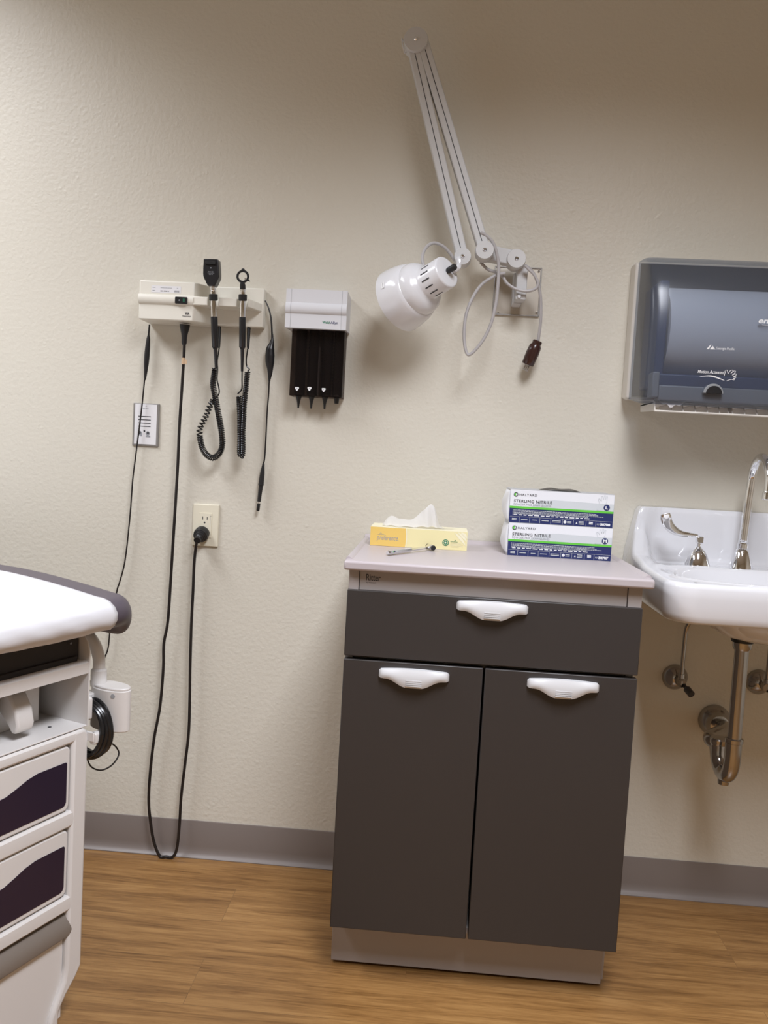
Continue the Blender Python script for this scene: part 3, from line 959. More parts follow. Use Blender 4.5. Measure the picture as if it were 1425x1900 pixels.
coil_cord(ot, [ax2(688), at(449, 705, -0.075), at(448.5, 722, -0.06), at(441, 731, -0.052)],
          A(Z1([(1014, 1310), (1018, 1400), (1022, 1520), (1022, 1640), (1020, 1760), (1022, 1815), (1033, 1838), (1045, 1815), (1048, 1740), (1048, 1620), (1055, 1480), (1062, 1350), (1076, 1220), (1090, 1090)]), lambda v: -0.046 if v < 400 else -0.046),
          A(Z1([(1090, 1085), (1105, 1070), (1082, 1040), (1078, 980), (1090, 890)]), -0.030),
          0.0060, 0.0046)
bm = bmesh.new()
lathe(bm, at(*Z1([(1100, 705)])[0], -0.02), at(*Z1([(1094, 890)])[0], -0.027), [(0, 0.0052), (0.3, 0.0045), (0.9, 0.0035), (1, 0.0022)], 14)
obj('cord_strain_relief', bm, 'black', ot)

# ---- thermometer lead at the right end of the unit
pl = thing('probe_cable', 'black cable with bulged middle hanging off the right end of the wall unit', 'cable', at(482, 946, -0.02))
bm = bmesh.new()
P = A(Z1([(1245, 465), (1275, 530), (1296, 620), (1304, 740), (1306, 800)]), -0.02)
tube(bm, P, lambda t: 0.0016 + 0.0012 * t, 10)
P = A(Z1([(1280, 1180), (1274, 1300), (1262, 1450), (1252, 1650), (1240, 1850)]) + [(488, 862)], -0.018)
obj('cord', bm, 'black_cord', pl)
bm = bmesh.new()
tube(bm, P, 0.0020, 10)
obj('cord', bm, 'black_cord', pl)
bm = bmesh.new()
q = [(790, 1300, 1318), (840, 1280, 1324), (890, 1250, 1329), (950, 1242, 1331), (1010, 1244, 1328), (1060, 1258, 1318), (1110, 1266, 1308), (1180, 1273, 1288)]
q = [(760, 1302, 1316)] + q
ctr = [at(*Z1([((a + b) / 2, v)])[0], -0.02) for v, a, b in q]
rad = [(b - a) / 2 * 300 / 1425 / 745 for v, a, b in q]
pts_ = catmull(ctr, 6)
tube(bm, pts_, lambda t: (lambda x: rad[int(x)] + (rad[min(int(x) + 1, len(rad) - 1)] - rad[int(x)]) * (x - int(x)))(t * (len(rad) - 1)), 16, 0)
for v in bm.verts:
    v.co.y = -0.02 + (v.co.y + 0.02) * 0.75
obj('inline_bulge', bm, 'black_plastic', pl)
bm = bmesh.new()
pA, pB = at(489, 860, -0.018), at(478.5, 948, -0.018)
lathe(bm, pA, pB, [(0, 0.0028), (0.20, 0.0062), (0.46, 0.0075), (0.47, 0.0058), (0.80, 0.0048), (0.805, 0.0040)], 16)
con = obj('connector', bm, 'black', pl)
bm = bmesh.new()
lathe(bm, pA.lerp(pB, 0.79), pA.lerp(pB, 0.84), [(0, 0.0042), (1, 0.0042)], 14)
obj('metal_band', bm, 'chrome', con)
bm = bmesh.new()
lathe(bm, pA.lerp(pB, 0.84), pA.lerp(pB, 1.0), [(0, 0.0044), (0.9, 0.0044), (1, 0.0036)], 14)
obj('connector_tip', bm, 'black', con)

# ---- thin lead at the left end, running down behind the exam table
tl = thing('thin_lead', 'thin black lead with slim ferrite from the left end of the wall unit', 'cable', at(275, 605, -0.02))
bm = bmesh.new()
P = A([(277, 603), (276.5, 625)], -0.025)
P2 = A(Z1([(182, 1160), (172, 1260), (160, 1380), (140, 1550), (118, 1720), (95, 1900)]), -0.018)
P3 = A([(246, 893), (241, 960), (232, 1040), (222, 1080), (217, 1096), (210, 1140), (204, 1172), (200, 1205), (190, 1232), (183, 1280), (190, 1340)], -0.018)
tube(bm, P2 + P3, 0.0020, 10)
obj('cord', bm, 'black_cord', tl)

bm = bmesh.new()
lathe(bm, at(277.3, 602, -0.022), at(269, 705, -0.020), [(0, 0.0021), (0.17, 0.0023), (0.20, 0.0030), (0.26, 0.0048), (0.38, 0.0062), (0.55, 0.0072), (0.7, 0.0066), (0.9, 0.0040), (1, 0.0025)], 16)
obj('ferrite_sleeve', bm, 'black_plastic', tl)

# ---- power cord of the unit
pc = thing('power_cord', 'thick black power cord looping from the wall unit down to the outlet', 'power cord', at(307, 1612, -0.03))
bm = bmesh.new()
P = [at(342, 640, -0.045), at(341, 665, -0.04)] + A([(337.5, 720), (333, 790), (329.5, 870), (324, 960), (319, 1040), (314, 1120), (310.5, 1160), (304, 1195), (303, 1240), (297, 1310), (286, 1370), (279, 1430), (276, 1480), (278, 1515), (285, 1560), (296, 1598), (307, 1611), (319, 1603), (328, 1575), (333, 1530), (336, 1480), (343, 1420), (350, 1360), (352, 1300), (353, 1230), (355, 1160), (358, 1100), (360, 1050)], -0.030) + [at(363, 1018, -0.036), at(365.5, 1005, -0.048)]
P = [V((p.x, p.y, max(p.z, 0.006))) for p in P]
tube(bm, P, 0.0040, 12)
cord = obj('cord', bm, 'black_cord', pc)
bm = bmesh.new()
lathe(bm, at(343, 602, -0.05), at(341.5, 640, -0.046), [(0, 0.0135), (0.15, 0.0125), (0.45, 0.0085), (0.6, 0.0072), (0.9, 0.0068), (1, 0.0048)], 18)
obj('appliance_plug', bm, 'black', pc)
bm = bmesh.new()
lathe(bm, at(340.6, 664, -0.041), at(340.0, 676, -0.040), [(0, 0.0049), (1, 0.0049)], 14)
c = at(343.5, 671, -0.046)
box(bm, c.x - 0.002, c.x + 0.0045, c.y, c.y + 0.001, c.z - 0.0055, c.z + 0.0055)
obj('cord_tag', bm, 'beige_tag', cord)
bm = bmesh.new()
pa, pb = at(376, 988, -0.008), at(365.5, 1003, -0.052)
lathe(bm, pa, pb, [(0, 0.0195), (0.30, 0.0205), (0.36, 0.0190), (0.44, 0.0190), (0.47, 0.0165), (0.53, 0.0165), (0.56, 0.0140), (0.63, 0.0135), (0.66, 0.0110), (0.74, 0.0100), (0.78, 0.0080), (0.92, 0.0078), (0.93, 0.0092), (1.0, 0.0088)], 28)
obj('wall_plug', bm, 'black', pc)

# ---- outlet
ox0, ox1, oz0, oz1 = -0.6480, -0.5765, 0.8690, 0.9835
out = thing('wall_outlet', 'ivory duplex wall outlet with one black plug in it', 'outlet', ((ox0 + ox1) / 2, 0, oz0))
bm = bmesh.new()
prism(bm, rrect(ox0, ox1, oz0, oz1, 0.002), XZ, -0.0065, 0.0)
obj('cover_plate', bm, 'outlet_ivory', out, 0.003)
bm = bmesh.new()
mx = (ox0 + ox1) / 2
mz = (oz0 + oz1) / 2
box(bm, mx - 0.0165, mx + 0.0165, -0.0080, -0.004, mz - 0.033, mz + 0.033)
for (x, w, z, h) in ((-0.0085, 0.0020, 0.0195, 0.0085), (0.0035, 0.0020, 0.0190, 0.0075)):
    box(bm, mx + x, mx + x + w, -0.0082, -0.0070, mz + z - h / 2, mz + z + h / 2, 1)
prism(bm, circ(mx - 0.0022, mz + 0.0075, 0.0026, 12), XZ, -0.0082, -0.007, 1)
flat(bm, [(mx + 0.0115, mz + 0.0255), (mx + 0.0155, mz + 0.0255), (mx + 0.0155, mz + 0.0262), (mx + 0.0115, mz + 0.0262)], -0.0082, 1)
flat(bm, [(mx + 0.0130, mz - 0.001), (mx + 0.0135, mz - 0.001), (mx + 0.0135, mz + 0.024), (mx + 0.0130, mz + 0.024)], -0.0082, 2)
flat(bm, [(mx - 0.0145, mz - 0.0095), (mx - 0.0105, mz - 0.0095), (mx - 0.0105, mz - 0.0085), (mx - 0.0145, mz - 0.0085)], -0.0082, 2)
obj('receptacle', bm, ['outlet_ivory', 'dark_print', 'gray_print'], out)

# ---- speaker plate
sx0, sx1, sz0, sz1 = -0.8225, -0.7505, 1.1305, 1.2455
sp = thing('wall_plate', 'steel edged white wall plate with slots and instruction pictures', 'wall plate', ((sx0 + sx1) / 2, 0, sz0))
bm = bmesh.new()
prism(bm, rrect(sx0, sx1, sz0, sz1, 0.0015), XZ, -0.0055, 0.0)
fp = obj('steel_plate', bm, 'steel_gray', sp, 0.0035, 1)
bm = bmesh.new()
box(bm, sx0 + 0.0055, sx1 - 0.0065, -0.0062, -0.0050, sz0 + 0.005, sz1 - 0.0025, 0)
yy = -0.00645
for k in range(4):
    z = sz1 - 0.0355 - 0.0088 * k
    flat(bm, [(sx0 + 0.0150, z - 0.0011), (sx0 + 0.0495, z - 0.0011), (sx0 + 0.0495, z + 0.0011), (sx0 + 0.0150, z + 0.0011)], yy, 1)
for (dx, w) in ((0.0265, 0.003), (0.0305, 0.002), (0.0335, 0.0045), (0.039, 0.003)):
    flat(bm, [(sx0 + dx, sz1 - 0.0150), (sx0 + dx + w, sz1 - 0.0150), (sx0 + dx + w, sz1 - 0.0132), (sx0 + dx, sz1 - 0.0132)], yy, 2)
flat(bm, [(sx0 + 0.0335, sz1 - 0.0090), (sx0 + 0.0375, sz1 - 0.0090), (sx0 + 0.0355, sz1 - 0.0055)], yy, 2)
flat(bm, circ(sx0 + 0.0205, sz1 - 0.0805, 0.0052, 16, 0.0062), yy, 2)
flat(bm, circ(sx0 + 0.0198, sz1 - 0.0795, 0.0036, 16, 0.0042), yy - 0.0001, 1)
flat(bm, [(sx0 + 0.0220, sz1 - 0.0780), (sx0 + 0.0265, sz1 - 0.0790), (sx0 + 0.0270, sz1 - 0.0885), (sx0 + 0.0225, sz1 - 0.0890)], yy - 0.0001, 2)
flat(bm, circ(sx0 + 0.0330, sz1 - 0.0745, 0.0026, 12), yy, 1)
flat(bm, circ(sx0 + 0.0425, sz1 - 0.0805, 0.0056, 16, 0.0060), yy, 2)
flat(bm, circ(sx0 + 0.0430, sz1 - 0.0795, 0.0034, 16), yy - 0.0001, 1)
flat(bm, [(sx0 + 0.0375, sz1 - 0.0860), (sx0 + 0.0490, sz1 - 0.0860), (sx0 + 0.0500, sz1 - 0.0905), (sx0 + 0.0375, sz1 - 0.0905)], yy - 0.0001, 2)
obj('printed_face', bm, ['label', 'dark_print', 'gray_print'], fp, recalc=False)

# ================================================================== SPECULA DISPENSER
sd = thing('specula_dispenser', 'pale gray wall dispenser with dark tubes of black ear tips', 'dispenser', (-0.327, 0, 1.28))
dx0, dx1, dz0, dz1 = -0.4055, -0.2490, 1.4525, 1.5505
bm = bmesh.new()
fr_ = [(0.0, dz0 + 0.004), (0.0, dz1 - 0.004), (-0.086, dz1), (-0.0865, 1.5165), (-0.0895, 1.5135), (-0.0925, 1.507), (-0.0925, 1.497), (-0.0895, 1.4905), (-0.0868, 1.4885), (-0.0868, dz0)]
prism(bm, fr_, YZ, dx0, dx1)
for xs in (dx0 + 0.0135, dx1 - 0.0130):
    for k in range(2, 9):
        a, b = fr_[k], fr_[k + 1]
        quad(bm, [V((xs - 0.0003, a[0] - 0.0004, a[1])), V((xs + 0.0003, a[0] - 0.0004, a[1])), V((xs + 0.0003, b[0] - 0.0004, b[1])), V((xs - 0.0003, b[0] - 0.0004, b[1]))], 1)
p = at(598, 600, -0.087)
add_text(bm, 'Welch', on_front(p.x, -0.0872, p.z - 0.0002), 2, 0.008, width=0.0205, height=0.0062, bold=0.0002)
add_text(bm, 'Allyn', on_front(p.x + 0.0210, -0.0872, p.z - 0.0004), 3, 0.008, width=0.0185, height=0.0066, bold=0.0001)
obj('header', bm, ['dispenser_white', 'gray_print', 'green_print', 'navy_print'], sd, recalc=False, bevel=0.0)
M['tinted'] = tint_material('tinted clear plastic', (0.62, 0.57, 0.55, 1), 0.22, 0.12)
tx0, tx1, tz0, tz1 = -0.3905, -0.2545, 1.2830, 1.4560
bm = bmesh.new()
th = 0.002
box(bm, tx0, tx1, -0.062, -0.060, tz0, tz1)
box(bm, tx0, tx0 + th, -0.060, -0.004, tz0, tz1)
box(bm, tx1 - th, tx1, -0.060, -0.004, tz0, tz1)
box(bm, tx0 + th, tx1 - th, -0.060, -0.004, tz0, tz0 + th)
ms = obj('tinted_magazine', bm, 'tinted', sd)
bm = bmesh.new()
tubes_x = [at(556, 700, -0.04).x, at(580, 700, -0.04).x, at(605, 700, -0.04).x, at(627, 700, -0.04).x]
for i, x in enumerate(tubes_x):
    bm = bmesh.new()
    lathe(bm, (x, -0.034, tz0 + 0.004), (x, -0.034, tz1 + 0.002), [(0, 0.0148)] + [(0.02 + 0.96 * k / 40, 0.0148 if k % 2 else 0.0136) for k in range(41)] + [(1, 0.0148)], 22)
    obj('specula_stack', bm, 'dark_tube', sd)
bm = bmesh.new()
for x in ((tubes_x[1] + tubes_x[2]) / 2,):
    box(bm, x - 0.0022, x + 0.0022, -0.0585, -0.0500, tz0 + 0.006, 1.410)
obj('divider', bm, 'smoky_solid', ms)
for i, (u, v) in enumerate(((553, 757), (577, 758), (601, 759), (624, 749))):
    bm = bmesh.new()
    x = tubes_x[i] - 0.001
    zb = at(u, v, -0.034).z
    if i < 3:
        lathe(bm, (x, -0.034, tz0 + 0.003), (x, -0.034, zb), [(0, 0.0085), (0.08, 0.0082), (0.35, 0.0052), (0.65, 0.0033), (1, 0.0024)], 18)
    else:
        lathe(bm, (x, -0.034, tz0 + 0.003), (x, -0.034, zb), [(0, 0.0075), (0.2, 0.0068), (1, 0.0055)], 18)
    obj('ear_tip', bm, 'black', sd)
for (u, v) in ((551, 721), (574, 721), (600.5, 723)):
    bm = bmesh.new()
    c = at(u, v, -0.0626)
    tri = []
    for k, (a0, a1) in enumerate(((0, 120), (120, 240), (240, 360))):
        a = math.radians((30, 150, 270)[k])
        cx_, cz_ = c.x + 0.0036 * math.cos(a), c.z + 0.0001 + 0.0036 * math.sin(a)
        for q_ in range(5):
            aa = a + math.radians(-60 + 30 * q_)
            tri.append((cx_ + 0.0022 * math.cos(aa), cz_ + 0.0022 * math.sin(aa)))
    flat(bm, tri, -0.0624, 0)
    flat(bm, [(c.x - 0.0012, c.z + 0.0016), (c.x + 0.0012, c.z + 0.0016), (c.x, c.z - 0.0014)], -0.0626, 1)
    obj('arrow_mark', bm, ['white_print', 'gray_print'], ms, recalc=False)

# ================================================================== WALL LAMP
Z3 = lambda u, v: (u / 3.75 + 660, v / 3.75 + 420)
lamp = thing('swing_arm_lamp', 'pale gray swing arm exam lamp folded up on the wall', 'lamp', at(960, 540, 0))
bm = bmesh.new()
lx0, lx1, lz0, lz1 = 0.1215, 0.2425, 1.5215, 1.6465
prism(bm, rrect(lx0, lx1, lz0, lz1, 0.002), XZ, -0.0035, 0.0)
wp = obj('wall_plate', bm, 'steel', lamp, 0.001)
bm = bmesh.new()
for a, b, c, d in ((lx0, lx0 + 0.0035, lz0, lz1), (lx1 - 0.0035, lx1, lz0, lz1), (lx0, lx1, lz0, lz0 + 0.0035), (lx0, lx1, lz1 - 0.0035, lz1)):
    box(bm, a, b, -0.0062, -0.003, c, d)
obj('plate_edge', bm, 'steel_gray', wp, 0.0012)
for (u, v) in (Z3(1275, 312), Z3(990, 600), Z3(1258, 600)):
    bm = bmesh.new()
    c = at(u, v, -0.005)
    lathe(bm, (c.x, -0.003, c.z), (c.x, -0.0078, c.z), [(0, 0.0030), (0.6, 0.0028), (1, 0.0012)], 12)
    obj('screw', bm, 'chrome', wp)
bm = bmesh.new()
c0, c1 = at(*Z3(1085, 550), -0.03), at(*Z3(1165, 330), -0.03)
prism(bm, rrect(c0.x, c1.x, c0.z, c1.z, 0.004), XZ, -0.042, -0.003)
obj('bracket', bm, 'lamp_gray', lamp, 0.002)
bm = bmesh.new()
c0, c1 = at(*Z3(1108, 515), -0.07), at(*Z3(1196, 300), -0.07)
prism(bm, rrect(c0.x, c1.x, c0.z, c1.z + 0.01, 0.004), XZ, -0.082, -0.040)
obj('post', bm, 'lamp_gray', lamp, 0.002)
bm = bmesh.new()
c = at(*Z3(1138, 487), -0.085)
lathe(bm, (c.x, -0.080, c.z), (c.x, -0.0875, c.z), [(0, 0.0050), (0.7, 0.0050), (1, 0.0040)], 16)
obj('button', bm, 'lamp_white', lamp)
YA = -0.115   # front of the arms' discs
def pivot(u, v, rpx, yf, yb, name):
    c = at(u, v, yf)
    r = rpx / 737.0
    bm = bmesh.new()
    lathe(bm, (c.x, yb, c.z), (c.x, yf, c.z), [(0, r), (0.88, r), (1, r * 0.95)], 36)
    o = obj(name, bm, 'lamp_gray', lamp)
    bm = bmesh.new()
    lathe(bm, (c.x, yf + 0.001, c.z), (c.x, yf - 0.004, c.z), [(0, 0.0050), (0.5, 0.0048), (1, 0.0022)], 16)
    obj('rivet', bm, 'chrome', o)
    return c
def arm(name, ua, va, ub, vb, wpx, yf, yb, grooves=1, g0=0.05, g1=0.97, mk='lamp_gray'):
    a, b = at(ua, va, yf), at(ub, vb, yf)
    d = (b - a); d.y = 0
    L_ = d.length
    d.normalize()
    nrm = V((-d.z, 0, d.x))
    w = wpx / 737.0 / 2
    bm = bmesh.new()
    fn = lambda s, t, y: V((a.x, 0, a.z)) + d * s + nrm * t + V((0, y, 0))
    prism(bm, [(0, -w), (L_, -w), (L_, w), (0, w)], fn, yb, yf)
    o = obj(name, bm, mk, lamp, 0.0025)
    if grooves:
        bm = bmesh.new()
        gw = 0.0009
        quad(bm, [fn(L_ * g0, -gw, yf - 0.0004), fn(L_ * g1, -gw, yf - 0.0004), fn(L_ * g1, gw, yf - 0.0004), fn(L_ * g0, gw, yf - 0.0004)])
        obj('groove', bm, 'groove', o)
    return o
# short arm from the post
arm('short_arm', *Z3(1118, 222), *Z3(900, 172), 27, -0.098, -0.066, 0)
pivot(*Z3(1120, 222), 17.5, -0.106, -0.060, 'pivot_disc')
# the two long arms, side by side
arm('long_arm', 783, 72, 899, 463, 21.5, YA - 0.010, YA + 0.022)
arm('long_arm', 764.5, 76, 858, 475, 21.5, YA - 0.010, YA + 0.022)
pivot(771.5, 72, 22.0, YA - 0.018, YA + 0.024, 'pivot_disc')
pivot(899.5, 463, 16.8, YA - 0.018, YA + 0.024, 'pivot_disc')
pivot(858.5, 475, 15.6, YA - 0.018, YA + 0.024, 'pivot_disc')
# wire clips on the arms
for (u, v, s) in ((745.5, 82, -1), (793.5, 78, 1), (840.5, 450, -1), (890, 432, 1)):
    a, b = at(u, v - 8, YA - 0.004), at(u + 4.0, v + 13, YA - 0.004)
    bm = bmesh.new()
    tube(bm, [a + V((-0.004 * s, 0.006, -0.002)), a + V((-0.001 * s, 0, 0.003)), a, b, b + V((-0.001 * s, 0.002, -0.003)), b + V((-0.006 * s, 0.006, 0.0))], 0.0013, 8, 3)
    obj('wire_clip', bm, 'lamp_white', lamp)
# neck and head
axis = V((-0.70, 0.615, -0.335)).normalized()
cap = at(829.5, 504, -0.235)
pv = at(858.5, 475, YA)
bm = bmesh.new()
tube(bm, [pv + V((-0.006, -0.004, -0.004)), pv + V((-0.010, -0.020, -0.014)), cap + axis * 0.012 + V((0.034, 0.010, 0.018)), cap + axis * 0.016 + V((0.026, 0.008, 0.012))], 0.0065, 10, 4)
obj('neck', bm, 'lamp_white', lamp)
r0 = 0.0385
bm = bmesh.new()
ln = 0.205
outer = [(0.0, 0.0), (0.0, r0 - 0.004), (0.0012, r0 - 0.0012), (0.004, r0), (0.058, r0 + 0.0005), (0.062, r0 + 0.0030), (0.066, r0 + 0.011), (0.072, 0.0560), (0.079, 0.0610), (0.086, 0.0632), (0.092, 0.0640), (0.096, 0.0642), (0.0975, 0.0665), (0.104, 0.0700), (0.116, 0.0735), (0.132, 0.0765), (0.148, 0.0785), (0.158, 0.0792), (0.160, 0.0792)]
inner = [(0.160, 0.0776), (0.132, 0.0748), (0.104, 0.0680), (0.092, 0.0620), (0.078, 0.052), (0.072, 0.0)]
lathe(bm, cap, cap + axis * ln, [(d / ln, r) for d, r in outer + inner], 56, cap=False)
shade = obj('lamp_shade', bm, 'lamp_white', lamp, angle=50)
# cooling slots around the socket, and the switch on its cap
ea, eb = frame_of(axis)
viewdir = (CAM - cap).normalized()
best = (viewdir - axis * viewdir.dot(axis)).normalized()
ob = axis.cross(best).normalized()
for k in range(6):
    ang = math.radians(-62 + 25.5 * k)
    dirn = best * math.cos(ang) + ob * math.sin(ang)
    tg = axis.cross(dirn).normalized()
    bm = bmesh.new()
    w = 0.0016
    p0 = cap + axis * 0.026
    p1 = cap + axis * 0.049
    rr = r0 + 0.0009
    quad(bm, [p0 + dirn * rr - tg * w, p1 + dirn * rr - tg * w, p1 + dirn * rr + tg * w, p0 + dirn * rr + tg * w])
    obj('cooling_slot', bm, 'groove', shade)
bm = bmesh.new()
s0 = cap + ea * 0.0 + best * 0.004
lathe(bm, cap + V((0.002, 0, 0.002)) + axis * 0.001, cap + V((0.004, 0, 0.003)) - axis * 0.021, [(0, 0.0062), (0.1, 0.0072), (0.9, 0.0076), (1, 0.0060)], 18)
obj('switch_knob', bm, 'black', lamp)
# pale strokes on the lampshade rim
bm = bmesh.new()
dl = (V((0, 0, 1)) - axis * axis.z).normalized()
dm = (dl * 0.55 + best * 0.83).normalized()
tg = axis.cross(dm).normalized()
for (a0, a1, t0, t1) in ((0.132, 0.135, -0.007, 0.009), (0.132, 0.141, -0.007, -0.0045), (0.138, 0.141, -0.004, 0.009)):
    rr = 0.0785
    quad(bm, [cap + axis * a0 + dm * (rr - 0.0008) + tg * t0, cap + axis * a1 + dm * rr + tg * t0, cap + axis * a1 + dm * rr + tg * t1, cap + axis * a0 + dm * (rr - 0.0008) + tg * t1])
obj('shade_mark', bm, 'white_print', shade)
# cords
def zp(pts, ys):
    n = len(pts)
    return [at(*Z3(u, v), ys[0] + (ys[1] - ys[0]) * i / (n - 1)) for i, (u, v) in enumerate(pts)]
bm = bmesh.new()
tube(bm, zp([(868, 42), (905, 62), (950, 105), (980, 185), (995, 285), (990, 400), (975, 540), (940, 680), (880, 800), (800, 888), (768, 870), (754, 760), (767, 620), (812, 500), (872, 410), (940, 360), (990, 335), (1040, 325)], (-0.125, -0.100)), 0.0040, 10)
obj('power_cord', bm, 'gray_cord', lamp)
bm = bmesh.new()
tube(bm, zp([(868, 250), (920, 300), (985, 322), (1020, 345), (1055, 398), (1125, 440), (1200, 450), (1255, 430), (1268, 390), (1240, 335), (1205, 300), (1178, 272)], (-0.085, -0.105)), 0.0038, 10)
tube(bm, zp([(1178, 272), (1215, 300), (1250, 350), (1276, 430), (1288, 520), (1288, 640), (1280, 720), (1268, 800)], (-0.105, -0.050)), 0.0040, 10)
pcd = obj('plug_cord', bm, 'gray_cord', lamp)
bm = bmesh.new()
tube(bm, zp([(500, 330), (466, 250), (470, 185), (502, 135), (548, 116), (605, 137), (650, 180), (690, 240)], (-0.165, -0.120)), 0.0040, 10)
obj('head_cord', bm, 'gray_cord', lamp)
bm = bmesh.new()
pa, pb = at(*Z3(1268, 795), -0.05), at(*Z3(1196, 962), -0.04)
lathe(bm, pa, pb, [(0, 0.0100), (0.03, 0.0122), (0.10, 0.0122), (0.15, 0.0115), (0.24, 0.0155), (0.55, 0.0168), (0.62, 0.0160), (0.66, 0.0166), (0.70, 0.0160), (0.74, 0.0166), (0.78, 0.0160), (0.97, 0.0158), (1.0, 0.0145)], 26)
pg = obj('plug', bm, 'brown_plug', lamp)
d = (pb - pa).normalized()
sa, sb = frame_of(d)
for k, off in enumerate((sa * 0.0065 + sb * 0.003, -sa * 0.0065 + sb * 0.003, -sb * 0.005)):
    bm = bmesh.new()
    lathe(bm, pb + off, pb + off + d * 0.016, [(0, 0.0024), (0.9, 0.0022), (1, 0.0014)], 10)
    obj('prong', bm, 'chrome_soft', pg)

# ================================================================== PAPER TOWEL DISPENSER
pt = thing('towel_dispenser', 'smoky gray paper towel dispenser on the wall over the sink', 'dispenser', (0.662, 0, 1.30))
PX0, PX1 = 0.4745, 0.862
# side outline of the smoked cover: (y, z)
side = [(-0.052, 1.3160), (-0.190, 1.2980), (-0.2120, 1.3030), (-0.2200, 1.3130), (-0.2270, 1.3500), (-0.2310, 1.4000), (-0.2320, 1.4400), (-0.2300, 1.4850), (-0.2240, 1.5300), (-0.2130, 1.5720), (-0.1960, 1.6060), (-0.1720, 1.6340), (-0.1380, 1.6520), (-0.0900, 1.6590), (-0.0580, 1.6600)]
def yfront(z):
    for (a, b) in zip(side[2:], side[3:]):
        if a[1] <= z <= b[1]:
            return a[0] + (b[0] - a[0]) * (z - a[1]) / (b[1] - a[1])
    return -0.22
bm = bmesh.new()
smooth_side = [(p.y, p.z) for p in catmull([V((0, a, b)) for a, b in side], 5)]
cxm, czm = -0.11, 1.47
cols = [(PX0 + 0.0005, 0.885), (PX0 + 0.003, 0.925), (PX0 + 0.008, 0.950), (PX0 + 0.016, 0.970), (PX0 + 0.026, 0.982)]
cols += [(PX0 + 0.026 + (PX1 - PX0 - 0.052) * k / 16, 0.982 + 0.018 * (1 - abs(2 * k / 16 - 1) ** 2.0)) for k in range(1, 16)]
cols += [(PX0 + PX1 - x, k) for x, k in cols[4::-1]]
rows = []
for x, k in cols:
    rows.append([bm.verts.new((x, -0.055 + (a + 0.055) * k, czm + (b - czm) * (0.985 + 0.015 * min(1.0, (k - 0.885) / 0.09)))) for a, b in smooth_side])
for i in range(len(rows) - 1):
    for j in range(len(smooth_side) - 1):
        bm.faces.new((rows[i][j], rows[i][j + 1], rows[i + 1][j + 1], rows[i + 1][j]))
for r in (rows[0], rows[-1]):
    bm.faces.new(r)
cover = obj('smoky_cover', bm, 'smoky', pt, angle=45)
# printing on the cover
bm = bmesh.new()
def wrap(p):
    q = (p.x - PX0 - 0.026) / (PX1 - PX0 - 0.052)
    k = 0.982 + 0.018 * (1 - abs(2 * q - 1) ** 2.0)
    return V((p.x, -0.055 + (yfront(p.z) + 0.055) * k - 0.0016, p.z))
p = at(1408, 599, -0.232)
add_text(bm, 'enMotion', on_front(p.x, -0.23, p.z), 0, 0.02, width=0.094, height=0.0125, shear=0.22, bold=0.0005, fn=wrap)
p = at(1414, 603, -0.232)
flatrow = [(p.x, p.z), (p.x + 0.06, p.z), (p.x + 0.06, p.z + 0.0010), (p.x, p.z + 0.0010)]
quad(bm, [wrap(V((a, 0, b))) for a, b in flatrow])
obj('series_lettering', bm, 'white_print', cover, recalc=False)
bm = bmesh.new()
p = at(1328, 648, -0.232)
add_text(bm, 'Georgia-Pacific', on_front(p.x, -0.23, p.z - 0.0004), 0, 0.008, width=0.0420, height=0.0056, fn=wrap)
p = at(1312, 648, -0.232)
for tri in ([(0, 0), (0.006, 0), (0.010, 0.0105), (0.0085, 0.0105)], [(0.0075, 0.0), (0.0175, 0.0), (0.0135, 0.0075)], [(0.0110, 0.0105), (0.0185, 0.0), (0.0205, 0.0), (0.0105, 0.0115)]):
    quad(bm, [wrap(V((p.x - 0.002 + a, 0, p.z + b))) for a, b in tri])
obj('maker_lettering', bm, 'white_print', cover, recalc=False)
bm = bmesh.new()
p = at(1294, 692, -0.228)
add_text(bm, 'Motion Activated', on_front(p.x, -0.23, p.z), 0, 0.008, width=0.0600, height=0.0072, shear=0.2, bold=0.0001, fn=wrap)
# swoosh
c0 = at(1298, 698.5, -0.228); c1 = at(1320, 698, -0.228); c2 = at(1344, 706, -0.228)
sw = catmull([c0, c1, c2], 8)
n = len(sw)
up = [wrap(V((q.x, 0, q.z + 0.0002 + 0.0016 * math.sin(PI * i / (n - 1)) ** 0.7 * (0.4 + i / n)))) for i, q in enumerate(sw)]
dn = [wrap(V((q.x, 0, q.z - 0.0002 - 0.0014 * math.sin(PI * i / (n - 1)) ** 0.7 * (0.4 + i / n)))) for i, q in enumerate(sw)]
for i in range(n - 1):
    quad(bm, [up[i], up[i + 1], dn[i + 1], dn[i]])
obj('motion_lettering', bm, 'white_print', cover, recalc=False)
bm = bmesh.new()
# outline of an open hand
Zt = lambda u, v: (u * 300 / 1425 + 1125, v * 320 / 1520 + 470)
hand = [(1032, 1085), (1046, 1032), (1058, 1030), (1066, 1062), (1088, 1034), (1106, 1030), (1110, 1040), (1090, 1062), (1118, 1038), (1132, 1040), (1128, 1054), (1102, 1076), (1136, 1062), (1140, 1074), (1110, 1092), (1134, 1086), (1136, 1098), (1112, 1106), (1126, 1106), (1122, 1118), (1100, 1112), (1080, 1116), (1056, 1126)]
hp_ = [at(*Zt(u, v), -0.226) for u, v in hand]
for a, b in zip(hp_, hp_[1:]):
    dd = V((b.x - a.x, 0, b.z - a.z)).normalized()
    nn = V((-dd.z, 0, dd.x)) * 0.0006
    quad(bm, [wrap(q) + V((0, -0.0002, 0)) for q in (a + nn, b + nn, b - nn, a - nn)])
obj('hand_symbol', bm, 'white_print', cover, recalc=False)
